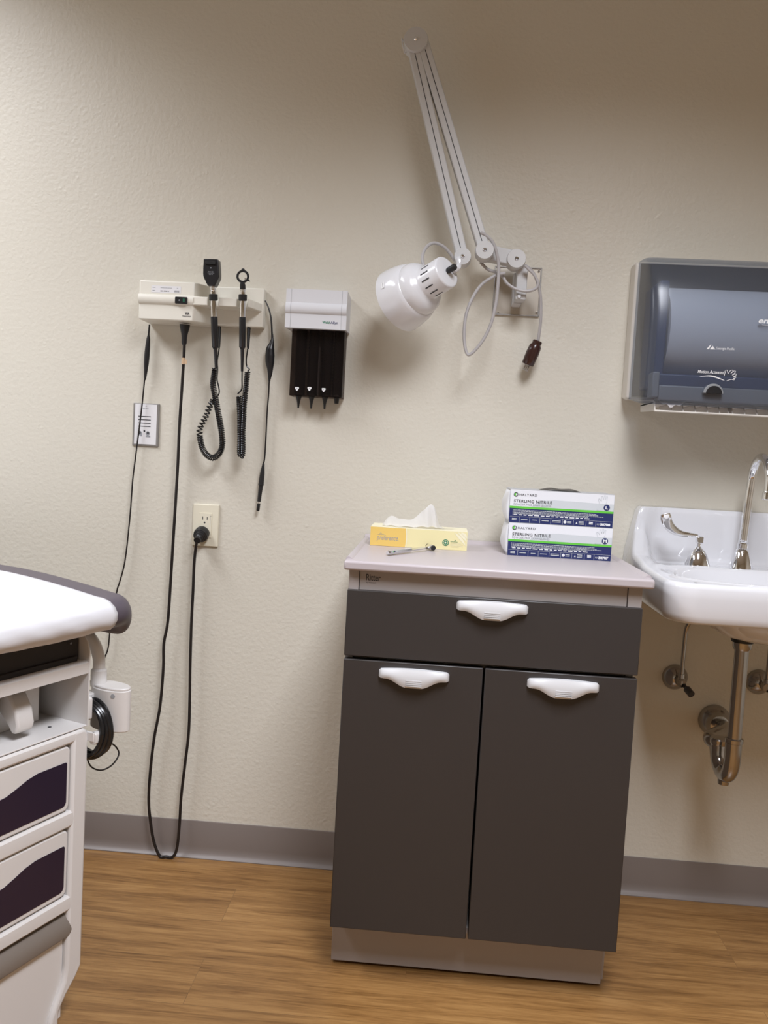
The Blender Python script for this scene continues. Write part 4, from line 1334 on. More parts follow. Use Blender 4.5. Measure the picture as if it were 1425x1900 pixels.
# sensor window
c = at(1323, 727, -0.225)
bm = bmesh.new()
prism(bm, circ(c.x, c.z - 0.004, 0.0225, 26, 0.0225, 0, 180), XZ, -0.2290, -0.205)
sw_ = obj('sensor_surround', bm, 'smoky_solid', pt, 0.001)
bm = bmesh.new()
prism(bm, circ(c.x + 0.001, c.z - 0.0042, 0.0182, 24, 0.0175, 0, 180), XZ, -0.2305, -0.210)
obj('sensor_window', bm, 'black_plastic', sw_)
# back shell, roll, inner parts, chute
bm = bmesh.new()
shell = [(0.0, 1.322), (0.0, 1.662), (-0.050, 1.660), (-0.060, 1.655), (-0.060, 1.318), (-0.040, 1.316)]
prism(bm, shell, YZ, PX0 - 0.006, PX1 + 0.006)
obj('back_shell', bm, 'tray_beige', pt, 0.006, 3)
bm = bmesh.new()
lathe(bm, (PX0 + 0.048, -0.1130, 1.477), (PX1 - 0.048, -0.1130, 1.477), [(0, 0.0), (0.0001, 0.107), (0.9999, 0.107), (1, 0.0)], 56, cap=False)
obj('towel_roll', bm, 'roll', pt)
bm = bmesh.new()
box(bm, PX0 + 0.022, PX0 + 0.044, -0.203, -0.062, 1.36, 1.585)
box(bm, PX1 - 0.044, PX1 - 0.022, -0.203, -0.062, 1.36, 1.585)
box(bm, PX0 + 0.022, PX1 - 0.022, -0.205, -0.062, 1.340, 1.370)
obj('inner_frame', bm, 'deep_blue', pt, 0.004)
M['dark_liner'] = mat('dark gray liner', (0.055, 0.052, 0.048, 1), 0.6)
obj('inner_liner', B(PX0 + 0.006, PX1 - 0.006, -0.0635, -0.0600, 1.325, 1.654), 'dark_liner', pt)
bm = bmesh.new()
box(bm, PX0 + 0.034, PX1 - 0.034, -0.2145, -0.17, 1.3060, 1.3420)
box(bm, PX0 + 0.018, PX0 + 0.034, -0.2135, -0.17, 1.3120, 1.3720)
obj('lower_band', bm, 'smoky_solid', pt, 0.003)
bm = bmesh.new()
lip = [(-0.200, 1.2790), (-0.206, 1.2810), (-0.2035, 1.2845), (-0.197, 1.2835)]
prism(bm, lip, YZ, PX0 + 0.030, PX1 - 0.030)
for x in (PX0 + 0.030, PX1 - 0.033):
    prism(bm, [(-0.204, 1.2815), (-0.196, 1.305), (-0.062, 1.306), (-0.064, 1.286)], YZ, x, x + 0.003)
ch = obj('towel_chute', bm, 'tray_beige', pt, 0.0012)
for x in (0.545, 0.572, 0.600, 0.628, 0.656, 0.676, 0.686, 0.714, 0.742, 0.77):
    bm = bmesh.new()
    prism(bm, [(-0.1985, 1.2825), (-0.186, 1.300), (-0.085, 1.300), (-0.085, 1.2925)], YZ, x, x + 0.0025)
    obj('rib', bm, 'tray_inner', ch)
bm = bmesh.new()
box(bm, PX0 + 0.030, PX1 - 0.030, -0.185, -0.064, 1.3005, 1.3035)
obj('chute_roof', bm, 'tray_inner', ch)
bm = bmesh.new()
n = 24
tp, bt = [], []
for k in range(n):
    s = k / (n - 1)
    x = PX0 + 0.040 + 0.058 * s
    tp.append(bm.verts.new((x, -0.203, 1.3060)))
    bt.append(bm.verts.new((x, -0.206, 1.3055 - 0.0150 * math.sin(PI * s) ** 0.8 * (0.8 + 0.25 * math.sin(17 * s)))))
for k in range(n - 1):
    bm.faces.new((tp[k], tp[k + 1], bt[k + 1], bt[k]))
o = obj('paper_edge', bm, 'roll', pt)
o['label'] = 'torn edge of paper towel showing below the cover'
so = o.modifiers.new('thickness', 'SOLIDIFY'); so.thickness = 0.0006

# ================================================================== SINK
SX0, SX1, SYF = 0.4985, 1.056, -0.470
SCX = (SX0 + SX1) / 2
ZR, ZBK, ZAP = 0.9130, 1.0475, 0.8260
sink = thing('wall_sink', 'white porcelain wall hung sink with raised back ledge', 'sink', (SCX, -0.2, 0.8))
def sstep(a, b, x):
    t = min(1, max(0, (x - a) / (b - a)))
    return t * t * (3 - 2 * t)
def sink_z(x, y):
    """top surface of the basin"""
    ex = min(x - SX0, SX1 - x)          # distance from the side edges
    # rim height along the sides: sweeps up to the back ledge
    ear = (1 - sstep(0.022, 0.075, ex)) * (0.066 * (1 - sstep(0.02, 0.135, -y)) + 0.024 * (1 - sstep(0.05, 0.30, -y)))
    back = (ZBK - ZR) * (1 - sstep(0.026, 0.050, -y - 0.016 * (1 - sstep(0.01, 0.07, ex))))
    z = ZR + max(back, ear, 0)
    # gentle well of the deck and bowl
    deck = -0.004 * sstep(0.03, 0.06, ex) * (1 - sstep(0.135, 0.15, -y)) * sstep(0.05, 0.07, -y)
    bx = (x - SCX) / 0.232
    by = (y + 0.300) / 0.140
    rr = (abs(bx) ** 2.8 + abs(by) ** 2.8) ** (1 / 2.8)
    bowl = -0.135 * (1 - sstep(0.42, 1.03, rr))
    rim = 0.0035 * math.exp(-((rr - 1.10) / 0.05) ** 2) if -y > 0.15 else 0
    return z + deck + bowl + rim
bm = bmesh.new()
NX, NY = 150, 130
def sxy(i, j):
    u, w = i / NX, j / NY
    x = SX0 + (SX1 - SX0) * u
    y = -0.002 + (SYF + 0.002) * w
    return x, y
# rounded front corners: pull points inside
RC = 0.060
def round_corner(x, y):
    for cx, sg in ((SX0 + RC, -1), (SX1 - RC, 1)):
        cy = SYF + RC
        dx, dy = (x - cx) * sg, cy - y
        if dx > 0 and dy > 0:
            m_ = max(dx, dy)
            l = math.hypot(dx, dy)
            if l > 0:
                k = m_ / l
                return cx + sg * dx * k, cy - dy * k
    return x, y
edge_r = 0.012
grid = []
for i in range(NX + 1):
    row = []
    for j in range(NY + 1):
        x, y = sxy(i, j)
        z = sink_z(x, y)
        d = min(x - SX0, SX1 - x, y - SYF)
        if d < edge_r:
            z -= edge_r - math.sqrt(max(0, edge_r ** 2 - (edge_r - d) ** 2))
        dbk = 0.010
        if -y < dbk:
            z -= 0.0
        x2, y2 = round_corner(x, y)
        row.append(bm.verts.new((x2, y2, z)))
    grid.append(row)
for i in range(NX):
    for j in range(NY):
        bm.faces.new((grid[i][j], grid[i + 1][j], grid[i + 1][j + 1], grid[i][j + 1]))
ed = [grid[0][j] for j in range(NY + 1)] + [grid[i][NY] for i in range(1, NX + 1)] + [grid[NX][j] for j in range(NY - 1, -1, -1)]
prev = ed
def apron_z(v):
    # lower edge lifts a little toward the wall along the sides
    return ZAP + 0.0
lay = []
for (t, ins) in ((0.25, 0.0), (0.5, 0.001), (0.75, 0.003), (0.92, 0.006), (0.985, 0.010), (1.0, 0.016)):
    L_ = []
    for v in ed:
        zt = v.co.z
        zz = zt + (apron_z(v) - zt) * t
        cx_, cy_ = SCX, -0.2
        px_ = v.co.x + (ins if v.co.x < SCX else -ins) * min(1, abs(v.co.x - SCX) / 0.24)
        py_ = v.co.y + ins * (1 if v.co.y < -0.40 else 0) * 1.0
        L_.append(bm.verts.new((px_, py_, zz)))
    for k in range(len(ed) - 1):
        bm.faces.new((prev[k], prev[k + 1], L_[k + 1], L_[k]))
    prev = L_
bm.faces.new(prev)
bk = [grid[i][0] for i in range(NX + 1)]
# taper of the raised back: narrower toward its top edge
for v in bm.verts:
    if v.co.z > 0.90 and v.co.y > -0.14:
        k = (v.co.z - 0.90) / (ZBK - 0.90)
        v.co.x = SCX + (v.co.x - SCX) * (1 - 0.105 * k * sstep(0.14, 0.05, -v.co.y))
    if v.co.z < 0.915 and v.co.y > SYF - 0.001:
        pass
obj('basin', bm, 'porcelain', sink, angle=60)
bm = bmesh.new()
rr_ = []
for k in range(13):
    a = PI / 2 * k / 12
    rr_.append((0.832 - 0.066 * math.sin(a), math.cos(a)))
rings = []
for z, c in rr_:
    cc = 0.22 + 0.78 * c
    rings.append([bm.verts.new((SCX + 0.155 * cc * math.cos(2 * PI * q / 40), -0.285 + 0.125 * cc * math.sin(2 * PI * q / 40), z)) for q in range(40)])
for i in range(12):
    for q in range(40):
        bm.faces.new((rings[i][q], rings[i][(q + 1) % 40], rings[i + 1][(q + 1) % 40], rings[i + 1][q]))
bm.faces.new(rings[-1])
bm.faces.new(rings[0])
obj('bowl_underside', bm, 'porcelain', sink)
DRX = at(1377, 1200, -0.285).x
dr = thing('drain_pipe', 'chrome drain pipe with trap under the sink', 'pipe', (DRX, -0.285, 0.5))
bm = bmesh.new()
lathe(bm, (DRX, -0.285, 0.762), (DRX, -0.285, 0.774), [(0, 0.024), (0.5, 0.026), (1, 0.026)], 26)
obj('washer', bm, 'black', dr)
bm = bmesh.new()
lathe(bm, (DRX, -0.285, 0.744), (DRX, -0.285, 0.763), [(0, 0.0175), (0.3, 0.0205), (1, 0.0215)], 26)
obj('collar', bm, 'chrome_soft', dr)
zn = at(1366, 1374, -0.285).z
bm = bmesh.new()
lathe(bm, (DRX, -0.285, zn), (DRX, -0.285, 0.745), [(0, 0.0158), (1, 0.0158)], 26)
obj('tailpiece', bm, 'chrome_soft', dr)
bm = bmesh.new()
lathe(bm, (DRX, -0.285, zn - 0.006), (DRX, -0.285, zn + 0.006), [(0, 0.018), (0.15, 0.0205), (0.85, 0.0205), (1, 0.018)], 26)
obj('slip_nut', bm, 'chrome_soft', dr)
# J-bend: down, round, and up behind toward the wall
zb = at(1350, 1450, -0.27).z
fl = at(1325, 1336, 0.0)
yb = -0.205
xb = DRX - 0.005
bm = bmesh.new()
tube(bm, [V((DRX, -0.285, zn)), V((DRX, -0.285, zn - 0.045)), V((DRX - 0.001, -0.280, zb + 0.032)), V((DRX - 0.002, -0.264, zb + 0.014)), V((DRX - 0.003, -0.236, zb + 0.012)), V((xb, -0.212, zb + 0.034)), V((xb, yb, zb + 0.075))], 0.0185, 22)
obj('trap_bend', bm, 'chrome_soft', dr)
bm = bmesh.new()
lathe(bm, (DRX - 0.003, -0.250, zb + 0.000), (DRX - 0.003, -0.250, zb - 0.014), [(0, 0.014), (0.6, 0.013), (1, 0.0125)], 18)
obj('cleanout_plug', bm, 'chrome_soft', dr)
bm = bmesh.new()
lathe(bm, (xb, yb, zb + 0.066), (xb, yb, zb + 0.082), [(0, 0.0195), (0.2, 0.0215), (0.8, 0.0215), (1, 0.0190)], 24)
obj('slip_nut', bm, 'chrome_soft', dr)
bm = bmesh.new()
zt_ = fl.z + 0.004
tube(bm, [V((xb, yb, zb + 0.075)), V((xb, yb, zt_ - 0.035)), V((xb - 0.002, yb + 0.012, zt_ - 0.008)), V((xb - 0.006, yb + 0.045, zt_)), V((fl.x + 0.004, -0.07, fl.z)), V((fl.x, -0.004, fl.z))], 0.0165, 22)
obj('trap_arm', bm, 'chrome_soft', dr)
bm = bmesh.new()
lathe(bm, (fl.x, 0.0, fl.z), (fl.x, -0.045, fl.z), [(0, 0.042), (0.06, 0.042), (0.20, 0.040), (0.45, 0.032), (0.6, 0.026), (0.98, 0.024), (1.0, 0.020)], 36)
obj('wall_flange', bm, 'chrome_soft', dr)

def stop_valve(label, u, v, tu, tv):
    c = at(u, v, 0.0)
    t = thing('supply_valve', label, 'valve', (c.x, 0, c.z), 0, 'water supply valves under the sink')
    bm = bmesh.new()
    lathe(bm, (c.x, 0.0, c.z), (c.x, -0.026, c.z), [(0, 0.0335), (0.08, 0.0335), (0.30, 0.031), (0.6, 0.025), (0.85, 0.017), (1.0, 0.010)], 32)
    obj('escutcheon', bm, 'chrome_soft', t)
    bm = bmesh.new()
    lathe(bm, (c.x, -0.022, c.z), (c.x, -0.062, c.z), [(0, 0.008), (0.4, 0.008), (0.45, 0.0115), (1, 0.0110)], 18)
    lathe(bm, (c.x + 0.001, -0.052, c.z - 0.004), (c.x + 0.001, -0.052, c.z + 0.022), [(0, 0.0105), (0.55, 0.010), (0.6, 0.0085), (1, 0.0080)], 18)
    obj('valve_body', bm, 'chrome_soft', t)
    bm = bmesh.new()
    lathe(bm, (c.x + 0.006, -0.052, c.z - 0.004), (c.x + 0.018, -0.090, c.z - 0.020), [(0, 0.005), (0.4, 0.005), (0.5, 0.0095), (1, 0.0090)], 16)
    obj('knob', bm, 'dark_tube', t)
    bm = bmesh.new()
    z1 = 0.832
    tube(bm, [V((c.x + 0.001, -0.052, c.z + 0.018)), V((c.x + 0.002, -0.052, c.z + 0.10)), V((c.x + 0.004, -0.055, c.z + 0.145)), V((c.x + 0.016, -0.068, c.z + 0.18)), V((c.x + 0.026, -0.080, c.z + 0.215)), V((c.x + 0.028, -0.085, z1))], 0.0055, 12)
    obj('supply_tube', bm, 'chrome_soft', t)
stop_valve('chrome supply valve under the sink, nearer the cabinet', 1252, 1256, 0, 0)
stop_valve('chrome supply valve under the sink, behind the drain pipe', 1407, 1265, 0, 0)

# faucet set
fx = at(1375, 1045, -0.098).x
zdk = 0.9115
fa = thing('gooseneck_faucet', 'chrome gooseneck faucet on the sink ledge', 'faucet', (fx, -0.098, zdk))
bm = bmesh.new()
lathe(bm, (fx, -0.098, zdk - 0.003), (fx, -0.098, zdk + 0.048), [(0, 0.0285), (0.10, 0.0280), (0.80, 0.0172), (0.93, 0.0140), (1, 0.0095)], 36)
obj('base_bell', bm, 'chrome', fa)
bm = bmesh.new()
lathe(bm, (fx, -0.098, zdk + 0.046), (fx, -0.098, zdk + 0.072), [(0, 0.0105), (0.12, 0.0130), (0.55, 0.0132), (0.62, 0.0095), (0.7, 0.0108), (1, 0.0105)], 28)
obj('collar', bm, 'chrome', fa)
ztop = at(1407, 845, -0.16).z
bm = bmesh.new()
zs0 = zdk + 0.065
arcp = [V((fx, -0.098, zs0)), V((fx + 0.004, -0.099, zs0 + 0.10)), V((fx + 0.007, -0.100, ztop - 0.066))]
RG = 0.062
dirh = V((-0.04, -1.0, 0)).normalized()
cc = V((fx + 0.007, -0.100, ztop - 0.066)) + dirh * RG
for k in range(1, 12):
    a = PI - PI * k / 11
    arcp.append(cc + dirh * RG * math.cos(a) + V((0, 0, RG * math.sin(a))))
last = arcp[-1]
arcp.append(last + V((-0.001, 0.0, -0.024)))
tube(bm, arcp, 0.0100, 20, 5)
obj('spout', bm, 'chrome', fa)
bm = bmesh.new()
lathe(bm, arcp[-1] + V((0, 0, 0.006)), arcp[-1] + V((-0.0005, 0, -0.014)), [(0, 0.0105), (0.2, 0.0118), (0.9, 0.0118), (1, 0.0100)], 22)
obj('aerator', bm, 'chrome', fa)
hx_ = at(1294, 1043, -0.098).x
hb_ = thing('faucet_handle', 'chrome wrist blade faucet handle on the sink ledge nearest the cabinet', 'faucet handle', (hx_, -0.098, zdk))
bm = bmesh.new()
lathe(bm, (hx_, -0.098, zdk - 0.003), (hx_, -0.098, zdk + 0.046), [(0, 0.0305), (0.10, 0.0300), (0.55, 0.0225), (0.78, 0.0165), (0.92, 0.0085), (1, 0.0052)], 36)
obj('base_bell', bm, 'chrome', hb_)
bm = bmesh.new()
lathe(bm, (hx_, -0.098, zdk + 0.044), (hx_, -0.098, zdk + 0.058), [(0, 0.0050), (1, 0.0050)], 18)
box(bm, hx_ - 0.0075, hx_ + 0.0085, -0.107, -0.089, zdk + 0.055, zdk + 0.072)
obj('hub', bm, 'chrome', hb_, 0.002)
Z7 = lambda u, v: (u * 300 / 1390 + 1125, v * 410 / 1900 + 810)
bm = bmesh.new()
bl = [(780, 852), (720, 845), (650, 835), (590, 810), (545, 770), (520, 725), (512, 690), (508, 665)]
wd = [0.0048, 0.0054, 0.0074, 0.0108, 0.0130, 0.0136, 0.0134, 0.0112]
ys_ = [-0.098, -0.105, -0.112, -0.120, -0.126, -0.130, -0.132, -0.133]
cs = [at(*Z7(u, v), y) for (u, v), y in zip(bl, ys_)]
cs2 = catmull(cs, 6)
n = len(cs2)
frm = frames(cs2)
rings = []
for i, p in enumerate(cs2):
    x = i / (n - 1) * (len(wd) - 1)
    w = wd[int(x)] + (wd[min(int(x) + 1, len(wd) - 1)] - wd[int(x)]) * (x - int(x))
    T_ = (cs2[min(i + 1, n - 1)] - cs2[max(i - 1, 0)]).normalized()
    nv_ = V((0, -1, 0.25)); nv_ = (nv_ - T_ * nv_.dot(T_)).normalized()
    sv = T_.cross(nv_)
    rings.append([bm.verts.new(p + sv * w * math.cos(2 * PI * k / 16) + nv_ * 0.0038 * math.sin(2 * PI * k / 16)) for k in range(16)])
for i in range(n - 1):
    for k in range(16):
        bm.faces.new((rings[i][k], rings[i][(k + 1) % 16], rings[i + 1][(k + 1) % 16], rings[i + 1][k]))
bm.faces.new(rings[0][::-1]); bm.faces.new(rings[-1])
bd = obj('blade', bm, 'chrome', hb_)
bm = bmesh.new()
c = cs[-2] + V((-0.0003, -0.002, 0.002))
lathe(bm, c, c + V((0, -0.0030, 0.0008)), [(0, 0.0072), (0.7, 0.0070), (1, 0.0052)], 22)
obj('end_cap', bm, 'label', bd)

# ================================================================== EXAM TABLE
TO = V((-0.661, -0.729, 0.0))
TR = math.atan2(-0.378, 0.926)
et = thing('exam_table', 'white exam table with dark purple drawers and purple gray pad', 'exam table', TO, TR)
# the table's own axes: x points out of its foot end, y across toward the wall
SN, SF = -0.585, 0.056     # near and far sides
def T_box(name, mk, x0, x1, y0, y1, z0, z1, bev=0.003, parent=None, seg=2):
    bm = bmesh.new()
    box(bm, x0, x1, y0, y1, z0, z1)
    return obj(name, bm, mk, parent or et, bev, seg, world=(parent is not None and False))
def tlocal(name, bm, mk, bev=0.0, parent=None, seg=2, angle=35):
    # coordinates are in the table's axes; parts of parts are converted
    if parent is None:
        return obj(name, bm, mk, et, bev, seg, angle, world=False)
    bmesh.ops.translate(bm, verts=bm.verts[:], vec=-parent.location)
    return obj(name, bm, mk, parent, bev, seg, angle, world=False)
def tb(x0, x1, y0, y1, z0, z1, mi=0):
    bm = bmesh.new(); box(bm, x0, x1, y0, y1, z0, z1, mi); return bm
ysm = (SN + SF) / 2
LB = -1.22
YZX = lambda a, b, d: V((d, a, b))
bm = bmesh.new()
leg = [(SF, 0.578), (SF - 0.004, 0.587), (SF - 0.012, 0.590), (SF - 0.038, 0.590), (SF - 0.038, 0.130), (SF - 0.043, 0.100), (SF - 0.062, 0.066), (SF - 0.073, 0.044), (SF - 0.078, 0.020), (SF - 0.078, 0.0), (SF - 0.056, 0.0), (SF - 0.053, 0.012), (SF - 0.054, 0.030), (SF - 0.052, 0.050), (SF - 0.036, 0.072), (SF - 0.014, 0.094), (SF, 0.114)]
prism(bm, leg, YZX, LB, 0.004)
tlocal('side_frame', bm, 'exam_white', 0.006, seg=3)
bm = bmesh.new()
leg2 = [(2 * ysm - a, b) for a, b in leg][::-1]
prism(bm, leg2, YZX, LB, 0.004)
tlocal('side_frame', bm, 'exam_white', 0.006, seg=3)
y0, y1 = SN + 0.038, SF - 0.038
bm = bmesh.new()
for z0, z1 in ((0.569, 0.590), (0.406, 0.4375), (0.240, 0.270)):
    pr = [(-0.05, z0), (0.000, z0), (0.0035, z0 + 0.004), (0.004, (z0 + z1) / 2), (0.0035, z1 - 0.004), (0.000, z1), (-0.05, z1)]
    prism(bm, pr, lambda a, b, d: V((a, d, b)), y0 - 0.009, y1 + 0.009)
tlocal('front_rails', bm, 'exam_white')
tlocal('inner_case', tb(LB + 0.02, -0.05, y0, y1, 0.02, 0.575), 'dark_under')
def drawer(z0, z1):
    bm = bmesh.new()
    prism(bm, rrect(y0 + 0.001, y1 - 0.0025, z0, z1, 0.012), YZX, -0.045, -0.0005)
    d = tlocal('drawer', bm, 'exam_white', 0.003)
    # dark inset with a swooping upper edge
    bm = bmesh.new()
    e0, e1 = y0 + 0.012, y1 - 0.0105
    H_ = z1 - z0
    zb_, zt_ = z0 + 0.010, z1 - 0.030
    poly = []
    for k in range(7):
        a = math.radians(-90 + 90 * k / 6)
        poly.append((e1 - 0.010 + 0.010 * math.cos(a), zb_ + 0.010 + 0.010 * math.sin(a)))
    for k in range(5):
        a = math.radians(90 * k / 4)
        poly.append((e1 - 0.004 + 0.004 * math.cos(a), zt_ - 0.004 + 0.004 * math.sin(a)))
    for k in range(1, 24):
        s = k / 24
        y = e1 + (e0 - e1) * s
        dip = 0.022 * (sstep(0.12, 0.28, s) - sstep(0.72, 0.88, s))
        poly.append((y, zt_ - dip))
    for k in range(5):
        a = math.radians(90 + 90 * k / 4)
        poly.append((e0 + 0.004 + 0.004 * math.cos(a), zt_ - 0.004 + 0.004 * math.sin(a)))
    for k in range(7):
        a = math.radians(180 + 90 * k / 6)
        poly.append((e0 + 0.010 + 0.010 * math.cos(a), zb_ + 0.010 + 0.010 * math.sin(a)))
    prism(bm, poly, YZX, -0.004, 0.0003)
    tlocal('inset_panel', bm, 'eggplant', 0, d)
    return d
drawer(0.4400, 0.5655)
drawer(0.2730, 0.4025)
bm = bmesh.new()
box(bm, -0.045, -0.006, y0, y1 - 0.002, 0.025, 0.190)
prism(bm, [(-0.045, 0.000), (-0.020, 0.000), (-0.010, 0.030), (-0.045, 0.030)], lambda a, b, d: V((a, d, b)), y0, y1 - 0.05)
stp = tlocal('step_front', bm, 'exam_white', 0.002)
bm = bmesh.new()
prism(bm, [(-0.045, 0.188), (-0.004, 0.185), (0.003, 0.188), (0.005, 0.200), (0.003, 0.218), (-0.004, 0.231), (-0.016, 0.236), (-0.045, 0.236)], lambda a, b, d: V((a, d, b)), y0 - 0.002, SF - 0.028)
tlocal('step_edge', bm, 'exam_gray', 0.003)
# open tray above the drawers
bm = bmesh.new()
box(bm, -0.30, 0.0, y0 - 0.03, SF - 0.001, 0.5915, 0.5945)
tlocal('tray_floor', bm, 'exam_white', 0.001)
for yy0, yy1 in ((SF - 0.003, SF), (SN, SN + 0.003)):
    bm = bmesh.new()
    out_ = [(0.002, 0.5915), (0.002, 0.735), (-0.004, 0.757), (-0.018, 0.772), (-0.045, 0.778), (LB, 0.778), (LB, 0.5915)]
    prism(bm, out_, lambda a, b, d: V((a, d, b)), yy0, yy1)
    tlocal('side_sheet', bm, 'exam_white')
bm = bmesh.new()
prism(bm, [(-0.030, 0.7190), (-0.003, 0.7190), (0.001, 0.7165), (0.001, 0.6960), (-0.002, 0.6960), (-0.002, 0.7150), (-0.030, 0.7165)], lambda a, b, d: V((a, d, b)), SN + 0.003, SF - 0.003)
tlocal('front_bar', bm, 'exam_white')
bm = bmesh.new()
box(bm, -0.085, -0.055, SN + 0.01, -0.105, 0.5945, 0.672)
tlocal('inner_housing', bm, 'exam_white', 0.002)
tlocal('inner_plate', tb(-0.115, -0.090, -0.10, 0.020, 0.5945, 0.668), 'exam_white', 0.002)
tlocal('inner_body', tb(LB + 0.03, -0.30, SN + 0.004, SF - 0.004, 0.5945, 0.70), 'exam_white', 0.002)
# stirrup stowed inside the tray
bm = bmesh.new()
sec = [(-0.150, 0.700), (-0.110, 0.699), (-0.075, 0.692), (-0.048, 0.676), (-0.030, 0.650), (-0.024, 0.624), (-0.028, 0.610), (-0.040, 0.607), (-0.060, 0.630), (-0.085, 0.652), (-0.120, 0.664), (-0.150, 0.668)]
prism(bm, sec, lambda a, b, d: V((a, d, b)), -0.086, -0.048)
tlocal('stirrup', bm, 'exam_white', 0.005, seg=3)
bm = bmesh.new()
for (x, y) in ((-0.045, 0.005), (-0.03, -0.16)):
    bm = bmesh.new()
    lathe(bm, (x, y, 0.5940), (x, y, 0.5952), [(0, 0.0035), (1, 0.0035)], 14)
    tlocal('tray_hole', bm, 'dark_print')
# dark mechanism between the tray and the pad
bm = bmesh.new()
prism(bm, rrect(SN + 0.006, SF - 0.006, 0.712, 0.772, 0.014), YZX, LB + 0.05, -0.022)
tlocal('pad_base', bm, 'dark_under', 0.003)
bm = bmesh.new()
box(bm, -0.030, -0.016, SN + 0.02, SF - 0.014, 0.718, 0.729)
tlocal('seat_rail', bm, 'dark_under', 0.002)
bm = bmesh.new()
lathe(bm, (-0.022, 0.022, 0.757), (-0.014, 0.022, 0.757), [(0, 0.0028), (1, 0.0022)], 12)
tlocal('rail_screw', bm, 'chrome')

# pad: sections across the table, each a rounded nose toward the foot end
PF, PN = 0.148, -0.665
def pad_shape(s):
    """foot end reach, top lift, bottom of the nose for a section at s (across)"""
    d = min(PF - s, s - PN)
    R = 0.080
    k = max(0.0, 1 - d / R)
    reach = 0.062 - R * (1 - math.sqrt(max(0.0, 1 - k * k)))
    r2 = 0.030
    k2 = max(0.0, 1 - d / r2)
    th = math.sqrt(max(0.0, 1 - k2 * k2))
    return reach, th, d
def pad_top(x, reach):
    t = max(0.0, x - (reach - 0.33))
    return 0.864 - 0.024 * (t / 0.30) ** 1.6 if t < 0.30 else 0.84
def pad_section(s, lift=0.0, n_nose=14, x_back=-1.24):
    reach, th, d = pad_shape(s)
    zc_mid = 0.800
    lip = 0.030 * math.exp(-((d - 0.014) / 0.020) ** 2)
    zb = 0.782 - lip
    pts = []
    xs = [x_back + (reach - 0.05 - x_back) * (k / 16) ** 0.8 for k in range(17)]
    hz = lambda z: zc_mid + (z - zc_mid) * max(th, 0.02)
    for x in xs:
        pts.append((x, hz(pad_top(x, reach)) + lift))
    zt = pts[-1][1]
    zbm = zc_mid - (zc_mid - zb) * max(th, 0.35)
    for k in range(1, n_nose + 1):
        a = PI / 2 - PI * k / n_nose
        zz = (zt + zbm - lift) / 2 + (zt - zbm + lift) / 2 * math.sin(a)
        xx = reach - 0.05 + (0.05 + lift) * max(0, math.cos(a)) ** 0.8
        pts.append((xx, zz - (lift if k == n_nose else 0)))
    return pts
bm = bmesh.new()
secs = []
ss = []
for k in range(15):
    ss.append(PF - 0.0005 - 0.125 * (k / 14) ** 1.7)
ss += [PN + (ss[-1] - PN) * (1 - k / 12) for k in range(1, 11)]
ss += [PN + 0.0005 + 0.11 * ((13 - k) / 14) ** 1.7 for k in range(14)]
ss = sorted(set(round(x, 5) for x in ss), reverse=True)
for s in ss:
    sec = pad_section(s)
    sec = sec + [(-0.20, sec[-1][1]), (-1.24, sec[-1][1])]
    secs.append([bm.verts.new((x, s, z)) for x, z in sec])
for i in range(len(secs) - 1):
    for k in range(len(secs[0])):
        k2 = (k + 1) % len(secs[0])
        bm.faces.new((secs[i][k], secs[i][k2], secs[i + 1][k2], secs[i + 1][k]))
bm.faces.new(secs[0]); bm.faces.new(secs[-1][::-1])
tlocal('pad', bm, 'vinyl', angle=50)
# the paper is a thing of its own, lying over the pad
def T_w(x, y, z):
    c, s = math.cos(TR), math.sin(TR)
    return V((TO.x + c * x - s * y, TO.y + s * x + c * y, z))
bm = bmesh.new()
secs = []
PE = 0.059
ns = 60
for i in range(ns + 1):
    s = PE - (PE + 0.595) * i / ns
    sec = pad_section(s, 0.0022, 16, -1.20)
    row = []
    for k, (x, z) in enumerate(sec):
        nose = max(0, k - 16) / 16
        wr = 0.0020 * math.sin(38 * s + 3 * k) * (0.25 + nose) + 0.0018 * math.sin(91 * s - k) * nose
        zz = z + (0.5 * wr if nose < 0.8 else 0) + (0.009 * math.sin(23 * s) * (nose - 0.7) if nose > 0.7 else 0)
        row.append(bm.verts.new(T_w(x + wr * nose, s, zz)))
    # tail tucked under the pad
    x, z = sec[-1]
    for q in range(1, 4):
        row.append(bm.verts.new(T_w(x - 0.025 * q, s, z - 0.001 - 0.0010 * q * (1 + math.sin(17 * s)))))
    secs.append(row)
for i in range(ns):
    for k in range(len(secs[0]) - 1):
        bm.faces.new((secs[i][k], secs[i][k + 1], secs[i + 1][k + 1], secs[i + 1][k]))
ep = obj('exam_paper', bm, 'paper', None, angle=60)
so = ep.modifiers.new('thickness', 'SOLIDIFY'); so.thickness = 0.0006
tag(ep, 'white paper sheet stretched over the exam table pad', 'exam paper')

# bracket, arm and box on the far side of the table
bm = bmesh.new()
prism(bm, rrect(-0.060, 0.000, 0.600, 0.646, 0.006), lambda a, b, d: V((a, d, b)), SF, SF + 0.012)
box(bm, -0.055, -0.030, SF + 0.010, 0.115, 0.605, 0.640)
tlocal('accessory_bracket', bm, 'exam_white', 0.002)
bm = bmesh.new()
pr = []
for k in range(40):
    a = 2 * PI * k / 40
    pr.append((-0.006 + 0.047 * math.cos(a), 0.122 + 0.025 * math.sin(a)))
prism(bm, pr, lambda a, b, d: V((a, b, d)), 0.569, 0.652)
prism(bm, [(-0.006 + (a + 0.006) * 0.97, 0.122 + (b - 0.122) * 0.94) for a, b in pr], lambda a, b, d: V((a, b, d)), 0.651, 0.657)
acc = tlocal('accessory_box', bm, 'exam_white', 0.002)
bm = bmesh.new()
cpt = V((-0.036, 0.118, 0.0))
